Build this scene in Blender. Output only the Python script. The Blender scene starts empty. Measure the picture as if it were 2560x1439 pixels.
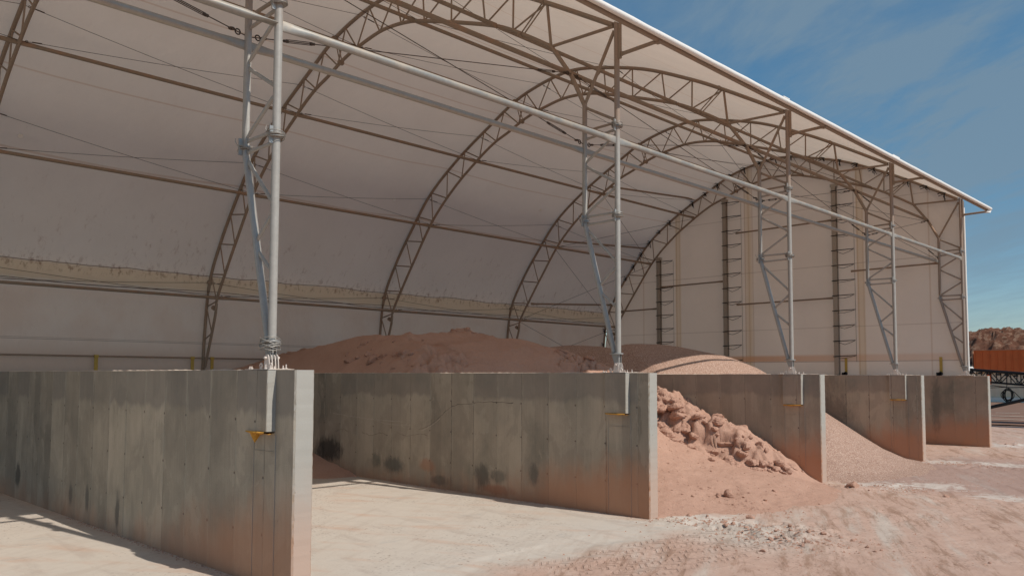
import bpy, math, random
from mathutils import Vector, Matrix, noise
random.seed(7)
R = math.radians
sc = bpy.context.scene
COL = sc.collection

# ------------------------------------------------------------------ camera
cam = bpy.data.cameras.new("camera"); camo = bpy.data.objects.new("camera", cam); COL.objects.link(camo)
cam.sensor_width = 36; cam.lens = 28.8716; cam.shift_y = 0.036815; cam.clip_end = 6000; cam.clip_start = .05
yaw, pitch, roll = -0.7718857888, 0.0615064996, 0.0029479806
CAM = Vector((12.4811, -7.05516, 3.39367))
fw = Vector((math.sin(yaw)*math.cos(pitch), math.cos(yaw)*math.cos(pitch), math.sin(pitch)))
rr = Vector((math.cos(yaw), -math.sin(yaw), 0)); uu = rr.cross(fw)
r2 = rr*math.cos(roll)+uu*math.sin(roll); u2 = -rr*math.sin(roll)+uu*math.cos(roll)
M = Matrix((r2, u2, -fw)).transposed().to_4x4(); M.translation = CAM
camo.matrix_world = M
sc.camera = camo

# ------------------------------------------------------------------ light
SUN = Vector((.993, .114, 1.0)).normalized()
el = math.asin(SUN.z); az = math.atan2(SUN.x, SUN.y)
w = bpy.data.worlds.new("World"); sc.world = w; w.use_nodes = True
sun = bpy.data.lights.new("sun", 'SUN'); sun.energy = 2.9; sun.angle = R(.53); sun.color = (1, .93, .84)
suno = bpy.data.objects.new("sun", sun); COL.objects.link(suno)
suno.rotation_euler = SUN.to_track_quat('Z', 'Y').to_euler(); suno.location = (20, 0, 30)
sc.view_settings.view_transform = 'Standard'; sc.view_settings.look = 'None'
sc.view_settings.exposure = 0.42; sc.view_settings.gamma = 1

class NT:
    """tiny helper round a node tree"""
    def __init__(s, nt): s.t = nt; s.n = nt.nodes; s.l = nt.links
    def put(s, sock, v):
        if isinstance(v, bpy.types.NodeSocket): s.l.new(v, sock)
        elif v is not None:
            if isinstance(v, (tuple, list)) and len(v) == 3 and sock.type == 'RGBA': v = (*v, 1)
            sock.default_value = v
    def m(s, op, a, b=None, c=None, clamp=False):
        n = s.n.new('ShaderNodeMath'); n.operation = op; n.use_clamp = clamp
        for i, v in enumerate((a, b, c)):
            if v is not None: s.put(n.inputs[i], v)
        return n.outputs[0]
    def vm(s, op, a, b=None, sc_=None):
        n = s.n.new('ShaderNodeVectorMath'); n.operation = op
        s.put(n.inputs[0], a)
        if b is not None: s.put(n.inputs[1], b)
        if sc_ is not None: s.put(n.inputs['Scale'], sc_)
        return n.outputs[0] if op not in ('LENGTH', 'DISTANCE', 'DOT_PRODUCT') else n.outputs['Value']
    def xyz(s, x, y, z):
        n = s.n.new('ShaderNodeCombineXYZ')
        for i, v in enumerate((x, y, z)): s.put(n.inputs[i], v)
        return n.outputs[0]
    def sep(s, v):
        n = s.n.new('ShaderNodeSeparateXYZ'); s.put(n.inputs[0], v); return n.outputs
    def pos(s): return s.n.new('ShaderNodeNewGeometry').outputs['Position']
    def nrm(s): return s.n.new('ShaderNodeNewGeometry').outputs['Normal']
    def noise(s, vec, scale, detail=4, rough=.55, dist=0, out=0):
        n = s.n.new('ShaderNodeTexNoise'); s.put(n.inputs['Vector'], vec)
        n.inputs['Scale'].default_value = scale; n.inputs['Detail'].default_value = detail
        n.inputs['Roughness'].default_value = rough; n.inputs['Distortion'].default_value = dist
        return n.outputs[out]
    def voro(s, vec, scale, feature='F1', out=0, rnd=1):
        n = s.n.new('ShaderNodeTexVoronoi'); n.feature = feature; s.put(n.inputs['Vector'], vec)
        n.inputs['Scale'].default_value = scale; n.inputs['Randomness'].default_value = rnd
        return n.outputs[out]
    def white(s, vec):
        n = s.n.new('ShaderNodeTexWhiteNoise'); n.noise_dimensions = '3D'; s.put(n.inputs['Vector'], vec); return n.outputs['Value']
    def ss(s, v, a, b, o0=0.0, o1=1.0):
        n = s.n.new('ShaderNodeMapRange'); n.interpolation_type = 'SMOOTHSTEP'
        s.put(n.inputs[0], v)
        for i, q in zip((1, 2, 3, 4), (a, b, o0, o1)): s.put(n.inputs[i], q)
        return n.outputs[0]
    def mix(s, f, a, b, mode='MIX'):
        n = s.n.new('ShaderNodeMix'); n.data_type = 'RGBA'; n.blend_type = mode; n.clamp_factor = True
        s.put(n.inputs[0], f); s.put(n.inputs[6], a); s.put(n.inputs[7], b); return n.outputs[2]
    def bump(s, h, strength=.5, dist=.02, normal=None):
        n = s.n.new('ShaderNodeBump'); n.inputs['Strength'].default_value = strength
        n.inputs['Distance'].default_value = dist; s.put(n.inputs['Height'], h)
        if normal is not None: s.put(n.inputs['Normal'], normal)
        return n.outputs[0]

# sky: physical sky plus thin cirrus mixed by direction
N = NT(w.node_tree); w.node_tree.nodes.clear()
sky = N.n.new('ShaderNodeTexSky'); sky.sky_type = 'NISHITA'; sky.sun_disc = False
sky.sun_elevation = el; sky.sun_rotation = az; sky.air_density = 1.25; sky.dust_density = 1.2; sky.ozone_density = 1.0; sky.altitude = 1400
tc = N.n.new('ShaderNodeTexCoord').outputs['Generated']
sx = N.sep(tc)
zc = N.m('MAXIMUM', N.m('ADD', sx[2], .12), .05)
pl = N.xyz(N.m('DIVIDE', sx[0], zc), N.m('DIVIDE', sx[1], zc), 0)
plr = N.n.new('ShaderNodeVectorRotate'); plr.rotation_type = 'Z_AXIS'; plr.inputs['Angle'].default_value = R(35); N.put(plr.inputs['Vector'], pl)
st = N.vm('MULTIPLY', plr.outputs[0], (1.0, 2.6, 1))
c1 = N.noise(st, .55, 9, .6, .5); c2 = N.noise(st, 2.6, 8, .65, .8)
cl = N.ss(N.m('ADD', c1, N.m('MULTIPLY', c2, .28)), .50, .80)
# a broad thin veil high on the +x side of the sky
veil = N.ss(N.vm('DOT_PRODUCT', tc, (-.22, .87, .44)), .925, .995)
cl = N.m('ADD', N.m('MULTIPLY', cl, .55), N.m('MULTIPLY', veil, N.ss(N.m('ADD', c1, N.m('MULTIPLY', c2, .2)), .36, .68, .25, .95)), clamp=True)
cl = N.m('MULTIPLY', cl, .80)
skyc = N.mix(1.0, sky.outputs[0], N.mix(N.ss(sx[2], .0, .30), (.46, .53, .60), (.20, .49, .61)), 'MULTIPLY')
mixc = N.mix(cl, skyc, (1.25, 1.8, 2.3))
bg = N.n.new('ShaderNodeBackground'); N.put(bg.inputs[0], mixc); bg.inputs[1].default_value = .115
wo = N.n.new('ShaderNodeOutputWorld'); N.l.new(bg.outputs[0], wo.inputs[0])

# ------------------------------------------------------------------ materials
def mat(name):
    m = bpy.data.materials.new(name); m.use_nodes = True
    n = NT(m.node_tree); b = n.n['Principled BSDF']; b.inputs['Roughness'].default_value = .85
    b.inputs['Specular IOR Level'].default_value = .25
    return m, n, b
def simple(name, c, rough=.7, metal=0, var=.15, scale=6, bumpd=0.0):
    m, n, b = mat(name)
    f = n.noise(n.pos(), scale, 5, .6)
    n.put(b.inputs['Base Color'], n.mix(f, tuple(v*(1-var) for v in c), tuple(min(1, v*(1+var)) for v in c)))
    b.inputs['Roughness'].default_value = rough; b.inputs['Metallic'].default_value = metal
    if bumpd: n.put(b.inputs['Normal'], n.bump(n.noise(n.pos(), scale*6, 4), .6, bumpd))
    return m

def concrete_mat():
    m, n, b = mat('board_formed_concrete')
    P = n.pos(); x, y, z = n.sep(P)
    wall = n.m('FLOOR', n.m('ADD', n.m('DIVIDE', y, 9.6), .5))
    # form panels about 0.97 m wide with a narrower strip inside
    wob = n.m('MULTIPLY', n.m('SUBTRACT', n.noise(n.xyz(0, wall, z), .9, 3), .5), .03)
    xs = n.m('ADD', n.m('ADD', x, wob), n.m('ADD', 50.3, n.m('MULTIPLY', wall, 1.37)))
    c1 = n.m('FLOOR', n.m('DIVIDE', xs, .97)); f1 = n.m('FRACT', n.m('DIVIDE', xs, .97))
    t1 = n.white(n.xyz(c1, wall, 3.1))
    c2 = n.m('FLOOR', n.m('DIVIDE', xs, .485)); t2 = n.white(n.xyz(c2, wall, 8.7))
    tone = n.m('ADD', n.m('MULTIPLY', n.m('SUBTRACT', t1, .5), .85), n.m('MULTIPLY', n.m('SUBTRACT', t2, .5), .45))
    streak = n.noise(n.vm('MULTIPLY', P, (22, 22, .7)), 1.0, 8, .75)
    cloudy = n.noise(P, .8, 7, .62, .3)
    fine = n.noise(P, 45, 4, .7)
    tone = n.m('ADD', tone, n.m('MULTIPLY', n.m('SUBTRACT', streak, .5), .9))
    tone = n.m('ADD', tone, n.m('MULTIPLY', n.m('SUBTRACT', cloudy, .5), 1.9))
    tone = n.m('ADD', tone, n.m('MULTIPLY', n.m('SUBTRACT', fine, .5), .95))
    f = n.m('ADD', .5, n.m('MULTIPLY', tone, .62), clamp=True)
    base = n.mix(f, (.205, .182, .142), (.54, .465, .355))
    pt = n.noise(n.vm('ADD', n.vm('MULTIPLY', P, (1.1, 1, .55)), n.xyz(n.m('MULTIPLY', t1, 23), wall, n.m('MULTIPLY', t1, 9))), 1.3, 7, .6, .6)
    base = n.mix(n.ss(pt, .51, .55, 0, .28), base, (.25, .22, .175))
    base = n.mix(n.ss(pt, .42, .405, 0, .30), base, (.52, .45, .35))
    # darker cast band along the top of each pour
    edge = n.m('ADD', z, n.m('MULTIPLY', n.m('SUBTRACT', n.noise(n.vm('MULTIPLY', P, (1.4, 1, .6)), 1.5, 5), .5), .55))
    band = n.m('MULTIPLY', n.ss(edge, 2.70, 2.86), n.ss(t1, .15, .5))
    base = n.mix(n.m('MULTIPLY', band, .55), base, (.19, .175, .155))
    # joints: fine pale or dark lines
    jd = n.m('MINIMUM', f1, n.m('SUBTRACT', 1, f1))
    j = n.ss(jd, .006, .020, 1, 0)
    base = n.mix(n.m('MULTIPLY', j, n.ss(n.noise(n.vm('MULTIPLY', P, (1, 1, 2.2)), 2, 5), .36, .58, .2, .9)), base, n.mix(n.ss(t2, .45, .55), (.40, .36, .28), (.08, .07, .06)))
    # efflorescence: pale runs next to joints
    eff = n.m('MULTIPLY', n.ss(jd, .02, .11, 1, 0), n.ss(n.noise(n.vm('MULTIPLY', P, (6, 6, 1.1)), 1.3, 6, .7), .48, .62))
    base = n.mix(n.m('MULTIPLY', eff, .5), base, (.42, .385, .31))
    # tie holes on a grid
    hx = n.m('SUBTRACT', n.m('FRACT', n.m('ADD', n.m('DIVIDE', xs, .97), .5)), .5)
    hz = n.m('SUBTRACT', n.m('FRACT', n.m('DIVIDE', n.m('SUBTRACT', z, .35), .92)), .5)
    hd = n.m('SQRT', n.m('ADD', n.m('POWER', n.m('MULTIPLY', n.m('ADD', hx, .03), .97), 2), n.m('POWER', n.m('MULTIPLY', hz, .92), 2)))
    hole = n.ss(n.m('ADD', hd, n.m('MULTIPLY', n.noise(P, 20, 3), .02)), .026, .04, 1, 0)
    base = n.mix(n.m('MULTIPLY', hole, .75), base, (.07, .05, .04))
    # pits and little voids
    vd = n.voro(n.vm('MULTIPLY', P, (1, 1, .6)), 7, rnd=1)
    pit = n.m('MULTIPLY', n.ss(n.m('ADD', vd, n.m('MULTIPLY', n.noise(P, 12, 3), .12)), .10, .13, 1, 0), n.ss(n.noise(P, .9, 3), .48, .58))
    base = n.mix(n.m('MULTIPLY', pit, .55), base, (.09, .08, .07))
    # red dust wash: low down, towards the open end, and more of it on the farther walls
    wf = n.m('MULTIPLY', wall, .16)
    lift = n.m('ADD', n.m('MULTIPLY', n.ss(x, -5.5, .9), 1.15), .25)
    dirt = n.ss(n.m('ADD', z, n.m('MULTIPLY', n.m('SUBTRACT', n.noise(n.vm('MULTIPLY', P, (1.2, 1.2, .6)), 1.4, 6, .65), .5), 1.3)), n.m('SUBTRACT', lift, .75), n.m('ADD', lift, .45), 1, 0)
    base = n.mix(n.m('MULTIPLY', dirt, n.m('ADD', .62, wf), clamp=True), base, (.52, .24, .13))
    # overall dusty rose cast on the far ones
    base = n.mix(n.m('MULTIPLY', n.m('ADD', .06, n.m('MULTIPLY', wall, .10)), n.ss(cloudy, .25, .6), clamp=True), base, (.40, .265, .20))
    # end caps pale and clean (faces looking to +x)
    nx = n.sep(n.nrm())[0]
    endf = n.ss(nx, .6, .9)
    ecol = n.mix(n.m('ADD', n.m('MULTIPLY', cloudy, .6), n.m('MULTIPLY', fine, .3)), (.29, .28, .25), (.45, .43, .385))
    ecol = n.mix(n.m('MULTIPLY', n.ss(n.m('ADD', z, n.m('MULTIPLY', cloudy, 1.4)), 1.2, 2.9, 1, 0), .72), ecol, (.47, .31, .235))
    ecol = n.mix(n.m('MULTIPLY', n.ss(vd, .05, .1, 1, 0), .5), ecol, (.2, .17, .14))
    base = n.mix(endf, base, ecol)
    # rub marks: black rubber smudges and rusty scrapes at their places on the walls
    rag = n.m('MULTIPLY', n.m('SUBTRACT', n.noise(n.vm('MULTIPLY', P, (5, 5, 2)), 1.6, 6, .7), .5), 1.4)
    for (bx, bz, rx, rz, wi, a, colr) in (
        (-12.6, .80, .9, .5, 1, .8, (.022, .022, .024)), (-8.9, .55, .6, .3, 1, .6, (.05, .06, .06)),
        (-9.8, .62, .3, .25, 1, .45, (.05, .07, .06)), (-4.72, .55, .38, .42, 1, .62, (.045, .05, .05)),
        (-4.05, .58, .33, .22, 1, .5, (.06, .065, .06)), (-2.72, .74, .21, .34, 1, .55, (.07, .07, .065)),
        (-7.2, .66, .42, .22, 1, .5, (.45, .19, .10)), (-4.1, .2, .7, .16, 1, .6, (.36, .15, .085)), (-6.6, .25, .5, .18, 1, .5, (.05, .06, .06)),
        (-13.2, .62, .28, .38, 0, .7, (.03, .03, .03)), (-8.95, .55, .14, .3, 0, .5, (.05, .05, .05)),
        (-7.85, .57, .14, .34, 0, .55, (.05, .05, .05)), (-6.02, .45, .13, .46, 0, .6, (.05, .05, .05)),
        (-6.4, 2.1, 1.5, 1.1, 2, .45, (.06, .055, .052)), (-3.0, 1.9, 1.3, .9, 3, .5, (.07, .062, .058)), (-5.5, 3.1, 3.5, .5, 3, .4, (.07, .062, .058)),
        (-1.35, 2.0, .28, 1.6, 4, .45, (.085, .085, .075))):
        dx = n.m('DIVIDE', n.m('SUBTRACT', x, bx), rx); dz = n.m('DIVIDE', n.m('SUBTRACT', z, bz), rz)
        d = n.m('SQRT', n.m('ADD', n.m('MULTIPLY', dx, dx), n.m('MULTIPLY', dz, dz)))
        k = n.ss(n.m('ADD', d, rag), .45, 1.15, a, 0)
        k = n.m('MULTIPLY', k, n.m('LESS_THAN', n.m('ABSOLUTE', n.m('SUBTRACT', wall, wi)), .5))
        base = n.mix(k, base, colr)
    n.put(b.inputs['Base Color'], base)
    h = n.m('ADD', n.m('MULTIPLY', fine, .25), n.m('SUBTRACT', n.m('MULTIPLY', cloudy, .35), n.m('ADD', n.m('MULTIPLY', hole, 1.0), n.m('ADD', n.m('MULTIPLY', pit, .6), n.m('MULTIPLY', j, .8)))))
    h = n.m('ADD', h, n.m('MULTIPLY', t1, .45))
    n.put(b.inputs['Normal'], n.bump(h, .8, .012))
    b.inputs['Roughness'].default_value = .82
    return m

def fabric_mat(name='cover_fabric', gable=False):
    m, n, b = mat(name)
    P = n.pos(); x, y, z = n.sep(P)
    nz = n.noise(P, .35, 6, .6); fine = n.noise(P, 16, 4, .7)
    base = n.mix(n.m('ADD', n.m('MULTIPLY', nz, .8), n.m('MULTIPLY', fine, .2)), (.69, .60, .525), (.83, .74, .665))
    str_ = n.noise(n.vm('MULTIPLY', P, (1.0, 1.5, .55)), 2.2, 8, .78, .3)
    if not gable:
        low = n.m('MULTIPLY', n.ss(z, 8.2, 11.5, 1, .12), n.ss(z, 7.4, 7.9, .25, 1))
        base = n.mix(n.m('MULTIPLY', n.m('MULTIPLY', n.ss(str_, .55, .72), low), .6), base, (.36, .20, .13))
        back = n.m('LESS_THAN', x, -18.0)
        wav = n.m('MULTIPLY', n.m('SUBTRACT', n.noise(n.xyz(0, y, 0), .35, 3), .5), .30)
        zz = n.m('ADD', z, wav)
        band = n.m('MULTIPLY', n.m('MULTIPLY', n.ss(n.m('ADD', zz, n.m('MULTIPLY', n.noise(P, 2.5, 5), .2)), 7.05, 7.32), n.ss(zz, 7.70, 7.82, 1, 0)), back)
        base = n.mix(n.m('MULTIPLY', band, .7), base, n.mix(n.noise(P, 1.2, 5), (.62, .43, .25), (.74, .59, .40)))
        blot = n.m('MULTIPLY', n.m('MULTIPLY', n.ss(zz, 7.35, 7.6), n.ss(n.m('SUBTRACT', z, n.m('MULTIPLY', str_, 2.2)), 6.3, 7.2, 1, 0)), back)
        base = n.mix(n.m('MULTIPLY', n.m('MULTIPLY', blot, n.ss(n.noise(n.vm('MULTIPLY', P, (1, 2.5, 1.6)), 2.0, 6, .75), .5, .62)), .7), base, (.24, .12, .07))
        bott = n.m('MULTIPLY', n.ss(n.m('ADD', z, n.m('MULTIPLY', nz, .9)), 4.5, 5.3, 1, 0), back)
        base = n.mix(n.m('MULTIPLY', bott, .6), base, (.56, .38, .28))
        base = n.mix(n.m('MULTIPLY', n.m('MULTIPLY', n.ss(z, 6.4, 7.0, 1, 0), back), n.ss(nz, .35, .65, .15, .55)), base, (.62, .45, .35))
        for zl, wd, a in ((7.78, .018, .7), (7.02, .016, .55), (4.17, .03, .9), (4.80, .012, .5), (4.86, .01, .4)):
            ln = n.m('MULTIPLY', n.ss(n.m('ABSOLUTE', n.m('SUBTRACT', zz if zl > 6 else z, zl)), wd*.6, wd*1.4, a, 0), back)
            base = n.mix(ln, base, (.10, .05, .04))
        # welded seams running along the building
        for xl in (-19.9, -17.5, -13.9, -10.2, -6.7, -3.2):
            ln = n.ss(n.m('ABSOLUTE', n.m('SUBTRACT', x, n.m('ADD', xl, n.m('MULTIPLY', wav, .12)))), .016, .04, .38, 0)
            base = n.mix(ln, base, (.52, .30, .17))
    else:
        for xl, a in ((-17.0, .5), (-16.75, .3), (-12.1, .45), (-11.85, .45), (-11.6, .3), (-5.3, .5), (-5.0, .3), (-19.6, .35), (-1.6, .3)):
            ln = n.ss(n.m('ABSOLUTE', n.m('SUBTRACT', x, xl)), .015, .06, a, 0)
            base = n.mix(ln, base, (.42, .24, .12))
        for xl in (-16.88, -11.85, -5.15):
            ln = n.ss(n.m('ABSOLUTE', n.m('SUBTRACT', x, xl)), .1, .28, .42, 0)
            base = n.mix(ln, base, (.62, .45, .26))
        for zl, wd, a in ((9.7, .02, .35), (6.2, .02, .3), (4.28, .02, .6), (13.1, .02, .3)):
            base = n.mix(n.ss(n.m('ABSOLUTE', n.m('SUBTRACT', z, zl)), wd*.6, wd*1.6, a, 0), base, (.25, .15, .11))
        ob = n.m('MULTIPLY', n.ss(z, 4.28, 4.34), n.ss(z, 4.55, 4.75, 1, 0))
        base = n.mix(n.m('MULTIPLY', ob, n.ss(x, -15, -1, .85, .3)), base, (.62, .32, .17))
    n.put(b.inputs['Base Color'], base); b.inputs['Roughness'].default_value = .6
    wr = n.noise(n.vm('MULTIPLY', P, (.7, 1.3, .9)), 1.1, 5, .6)
    nb = n.bump(n.m('ADD', wr, n.m('MULTIPLY', n.noise(P, 30, 3), .03)), .55, .14)
    n.put(b.inputs['Normal'], nb)
    tr = n.n.new('ShaderNodeBsdfTranslucent'); n.put(tr.inputs['Color'], n.mix(1, base, (1.0, .945, .87) if not gable else (1, .94, .84), 'MULTIPLY')); 
    mx = n.n.new('ShaderNodeMixShader'); mx.inputs[0].default_value = .30 if not gable else .32
    n.l.new(b.outputs[0], mx.inputs[1]); n.l.new(tr.outputs[0], mx.inputs[2])
    n.l.new(mx.outputs[0], n.n['Material Output'].inputs[0])
    return m

def steel_mat(name, c0, c1, metal, rough, dust, dcol=(.30, .20, .14)):
    m, n, b = mat(name)
    P = n.pos(); nz = n.sep(n.nrm())[2]
    f = n.noise(P, 9, 5, .65); g = n.noise(n.vm('MULTIPLY', P, (1, 1, .4)), 2.2, 5, .65)
    base = n.mix(f, c0, c1)
    d = n.m('MULTIPLY', n.ss(n.m('ADD', g, n.m('MULTIPLY', nz, .12)), .38, .68), dust)
    n.put(b.inputs['Base Color'], n.mix(d, base, dcol))
    n.put(b.inputs['Metallic'], n.m('MULTIPLY', n.m('SUBTRACT', 1, d), metal))
    n.put(b.inputs['Roughness'], n.m('ADD', rough, n.m('MULTIPLY', d, .35), clamp=True))
    n.put(b.inputs['Normal'], n.bump(n.noise(P, 60, 3), .3, .002))
    return m

def sand_mat(name, c0, c1, speck, bump_s, spscale=90, spa=.5):
    m, n, b = mat(name)
    P = n.pos()
    a = n.noise(P, .7, 7, .62, .2); f = n.noise(P, 7, 6, .68)
    base = n.mix(n.m('ADD', n.m('MULTIPLY', a, .65), n.m('MULTIPLY', f, .38)), c0, c1)
    s = n.white(n.vm('SNAP', P, (1/spscale, 1/spscale, 1/spscale)))
    v = n.voro(P, spscale*.55, out=1)
    sv = n.sep(v)[0]
    base = n.mix(n.m('MULTIPLY', n.ss(sv, .55, .95), spa), base, speck)
    base = n.mix(n.m('MULTIPLY', n.ss(sv, .0, .3, 1, 0), spa*.8), base, tuple(q*.45 for q in c0))
    n.put(b.inputs['Base Color'], base); b.inputs['Roughness'].default_value = .95
    b.inputs['Specular IOR Level'].default_value = .1
    h = n.m('ADD', n.noise(P, 5, 8, .7), n.m('MULTIPLY', sv, .15))
    n.put(b.inputs['Normal'], n.bump(h, .8, bump_s))
    return m

def ground_mat():
    m, n, b = mat('dusty_ground')
    P = n.pos(); x, y, z = n.sep(P)
    a = n.noise(P, .28, 8, .62, .4); f = n.noise(P, 2.4, 8, .68, .2); g = n.noise(P, 30, 5, .7)
    red = n.mix(n.m('ADD', n.m('MULTIPLY', f, .7), n.m('MULTIPLY', g, .35)), (.39, .235, .175), (.63, .455, .365))
    pale = n.mix(n.m('ADD', n.m('MULTIPLY', f, .6), n.m('MULTIPLY', g, .35)), (.47, .405, .345), (.62, .56, .485))
    ang = n.n.new('ShaderNodeVectorRotate'); ang.rotation_type = 'Z_AXIS'; ang.inputs['Angle'].default_value = R(-28); n.put(ang.inputs['Vector'], P)
    lane = n.noise(n.vm('MULTIPLY', ang.outputs[0], (1.5, .22, 1)), .8, 7, .66, .25)
    # the swept bay floors are pale, the yard in front is red with pale wheel lanes
    nb = n.m('ADD', x, n.m('MULTIPLY', n.m('SUBTRACT', a, .5), 3.4))
    nb = n.m('SUBTRACT', nb, n.m('MULTIPLY', n.ss(y, 1.5, 9.4), .3))
    floor_ = n.m('MULTIPLY', n.ss(nb, 1.5, 2.7, 1, 0), n.ss(y, 9.9, 10.6, 1, 0))
    toe = n.m('MULTIPLY', n.ss(n.m('ABSOLUTE', n.m('SUBTRACT', y, n.m('ADD', 9.6, n.m('MULTIPLY', x, -.05)))), .4, 2.2, 1, 0), n.m('MULTIPLY', n.ss(x, .8, 1.6), n.ss(nb, 3.5, 6.0, 1, 0)))
    pm = n.m('MAXIMUM', floor_, n.m('MULTIPLY', toe, .8))
    pm = n.m('MAXIMUM', pm, n.m('MULTIPLY', n.ss(lane, .50, .70), .75))
    base = n.mix(pm, red, pale)
    # faint red wash on the pale floor, greyish tread smears
    base = n.mix(n.m('MULTIPLY', n.m('MULTIPLY', floor_, n.ss(n.noise(n.vm('MULTIPLY', ang.outputs[0], (.5, 1.6, 1)), .9, 6, .6), .50, .70)), .5), base, (.52, .33, .235))
    base = n.mix(n.m('MULTIPLY', n.m('MULTIPLY', floor_, n.ss(n.noise(n.vm('MULTIPLY', P, (2.2, .6, 1)), .8, 7, .7), .57, .70)), .42), base, (.37, .36, .34))
    trk = n.m('ABSOLUTE', n.m('SUBTRACT', n.m('PINGPONG', n.m('ADD', y, n.m('MULTIPLY', x, .10)), 1.15), .55))
    base = n.mix(n.m('MULTIPLY', n.m('MULTIPLY', n.ss(trk, .16, .24, 1, 0), floor_), n.ss(n.noise(n.vm('MULTIPLY', P, (.5, 1.5, 1)), 1.2, 6, .7), .46, .62, 0, .35)), base, (.40, .33, .28))
    drift = n.m('MULTIPLY', n.ss(n.m('ADD', n.m('ABSOLUTE', n.m('SUBTRACT', n.m('ABSOLUTE', n.m('SUBTRACT', n.m('MODULO', n.m('ADD', y, 9.6), 9.6), 4.8)), 4.8)), n.m('MULTIPLY', n.m('SUBTRACT', f, .5), .8)), .15, .65, 1, 0), n.ss(x, -12, 1, .5, .5))
    base = n.mix(n.m('MULTIPLY', drift, n.ss(x, 1.6, 2.4, 1, 0)), base, (.50, .37, .28))
    # brown damp streaks in the yard
    br = n.noise(n.vm('MULTIPLY', ang.outputs[0], (3.4, .42, 1)), .8, 9, .76, .4)
    base = n.mix(n.m('MULTIPLY', n.m('MULTIPLY', n.ss(br, .49, .62), n.m('SUBTRACT', 1, n.m('MULTIPLY', pm, .8))), .6), base, (.25, .14, .085))
    # darker purplish gravel spread in front of the third and fourth bays
    gr = n.m('MULTIPLY', n.ss(n.m('ADD', y, n.m('MULTIPLY', a, 5)), 20.5, 23.5), n.ss(n.m('ADD', y, n.m('MULTIPLY', f, 4)), 32, 36, 1, 0))
    gr = n.m('MULTIPLY', gr, n.ss(x, 0, 2.2))
    base = n.mix(n.m('MULTIPLY', gr, .6), base, n.mix(g, (.22, .135, .115), (.40, .285, .25)))
    # chalk white spills by the wall ends
    for (cx, cy, r_) in ((1.9, 10.1, 1.2), (2.6, 19.9, 1.3), (3.9, 21.0, 1.2), (1.6, 29.2, 1.1), (3.6, 29.5, 1.3), (1.5, 39.6, 1.3), (2.8, 41.0, 1.4), (6.0, 19.5, 1.0)):
        d = n.vm('DISTANCE', n.xyz(x, n.m('MULTIPLY', y, 1), 0), (cx, cy, 0))
        k = n.ss(n.m('ADD', n.m('DIVIDE', d, r_), n.m('MULTIPLY', n.m('SUBTRACT', f, .5), 5.0)), .25, .95, .62, 0)
        base = n.mix(k, base, (.66, .60, .53))
    # tyre lugs pressed in two lanes that curve past the bays
    lug_l = n.m('ADD', x, n.m('MULTIPLY', n.m('POWER', n.m('SUBTRACT', y, 2.0), 2), -.012))
    inl = n.m('MULTIPLY', n.ss(n.m('ABSOLUTE', n.m('SUBTRACT', lug_l, 3.15)), .9, 1.2, 1, 0), n.m('MULTIPLY', n.ss(y, 3.4, 4.6), n.ss(y, 9.5, 11.5, 1, 0)))
    lug = n.m('SINE', n.m('MULTIPLY', n.m('ADD', y, n.m('ABSOLUTE', n.m('SUBTRACT', n.m('PINGPONG', lug_l, .33), .12))), 34))
    lug = n.m('MULTIPLY', n.m('MULTIPLY', n.ss(lug, 0, .6), n.ss(n.noise(P, 3, 4), .40, .6)), inl)
    sp = n.voro(P, 26, out=1); sv = n.sep(sp)[0]
    base = n.mix(n.m('MULTIPLY', n.ss(sv, .90, .99, 0, .5), n.ss(a, .45, .55)), base, (.14, .085, .06))
    base = n.mix(n.m('MULTIPLY', lug, .45), base, (.30, .18, .13))
    n.put(b.inputs['Base Color'], base); b.inputs['Roughness'].default_value = .95; b.inputs['Specular IOR Level'].default_value = .12
    h = n.m('ADD', n.m('ADD', n.m('MULTIPLY', f, .9), n.m('MULTIPLY', n.noise(P, 14, 7, .72), .5)), n.m('MULTIPLY', lug, -.8))
    h = n.m('MULTIPLY', h, n.m('SUBTRACT', 1, n.m('MULTIPLY', floor_, .72)))
    n.put(b.inputs['Normal'], n.bump(h, .75, .05))
    return m

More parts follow.
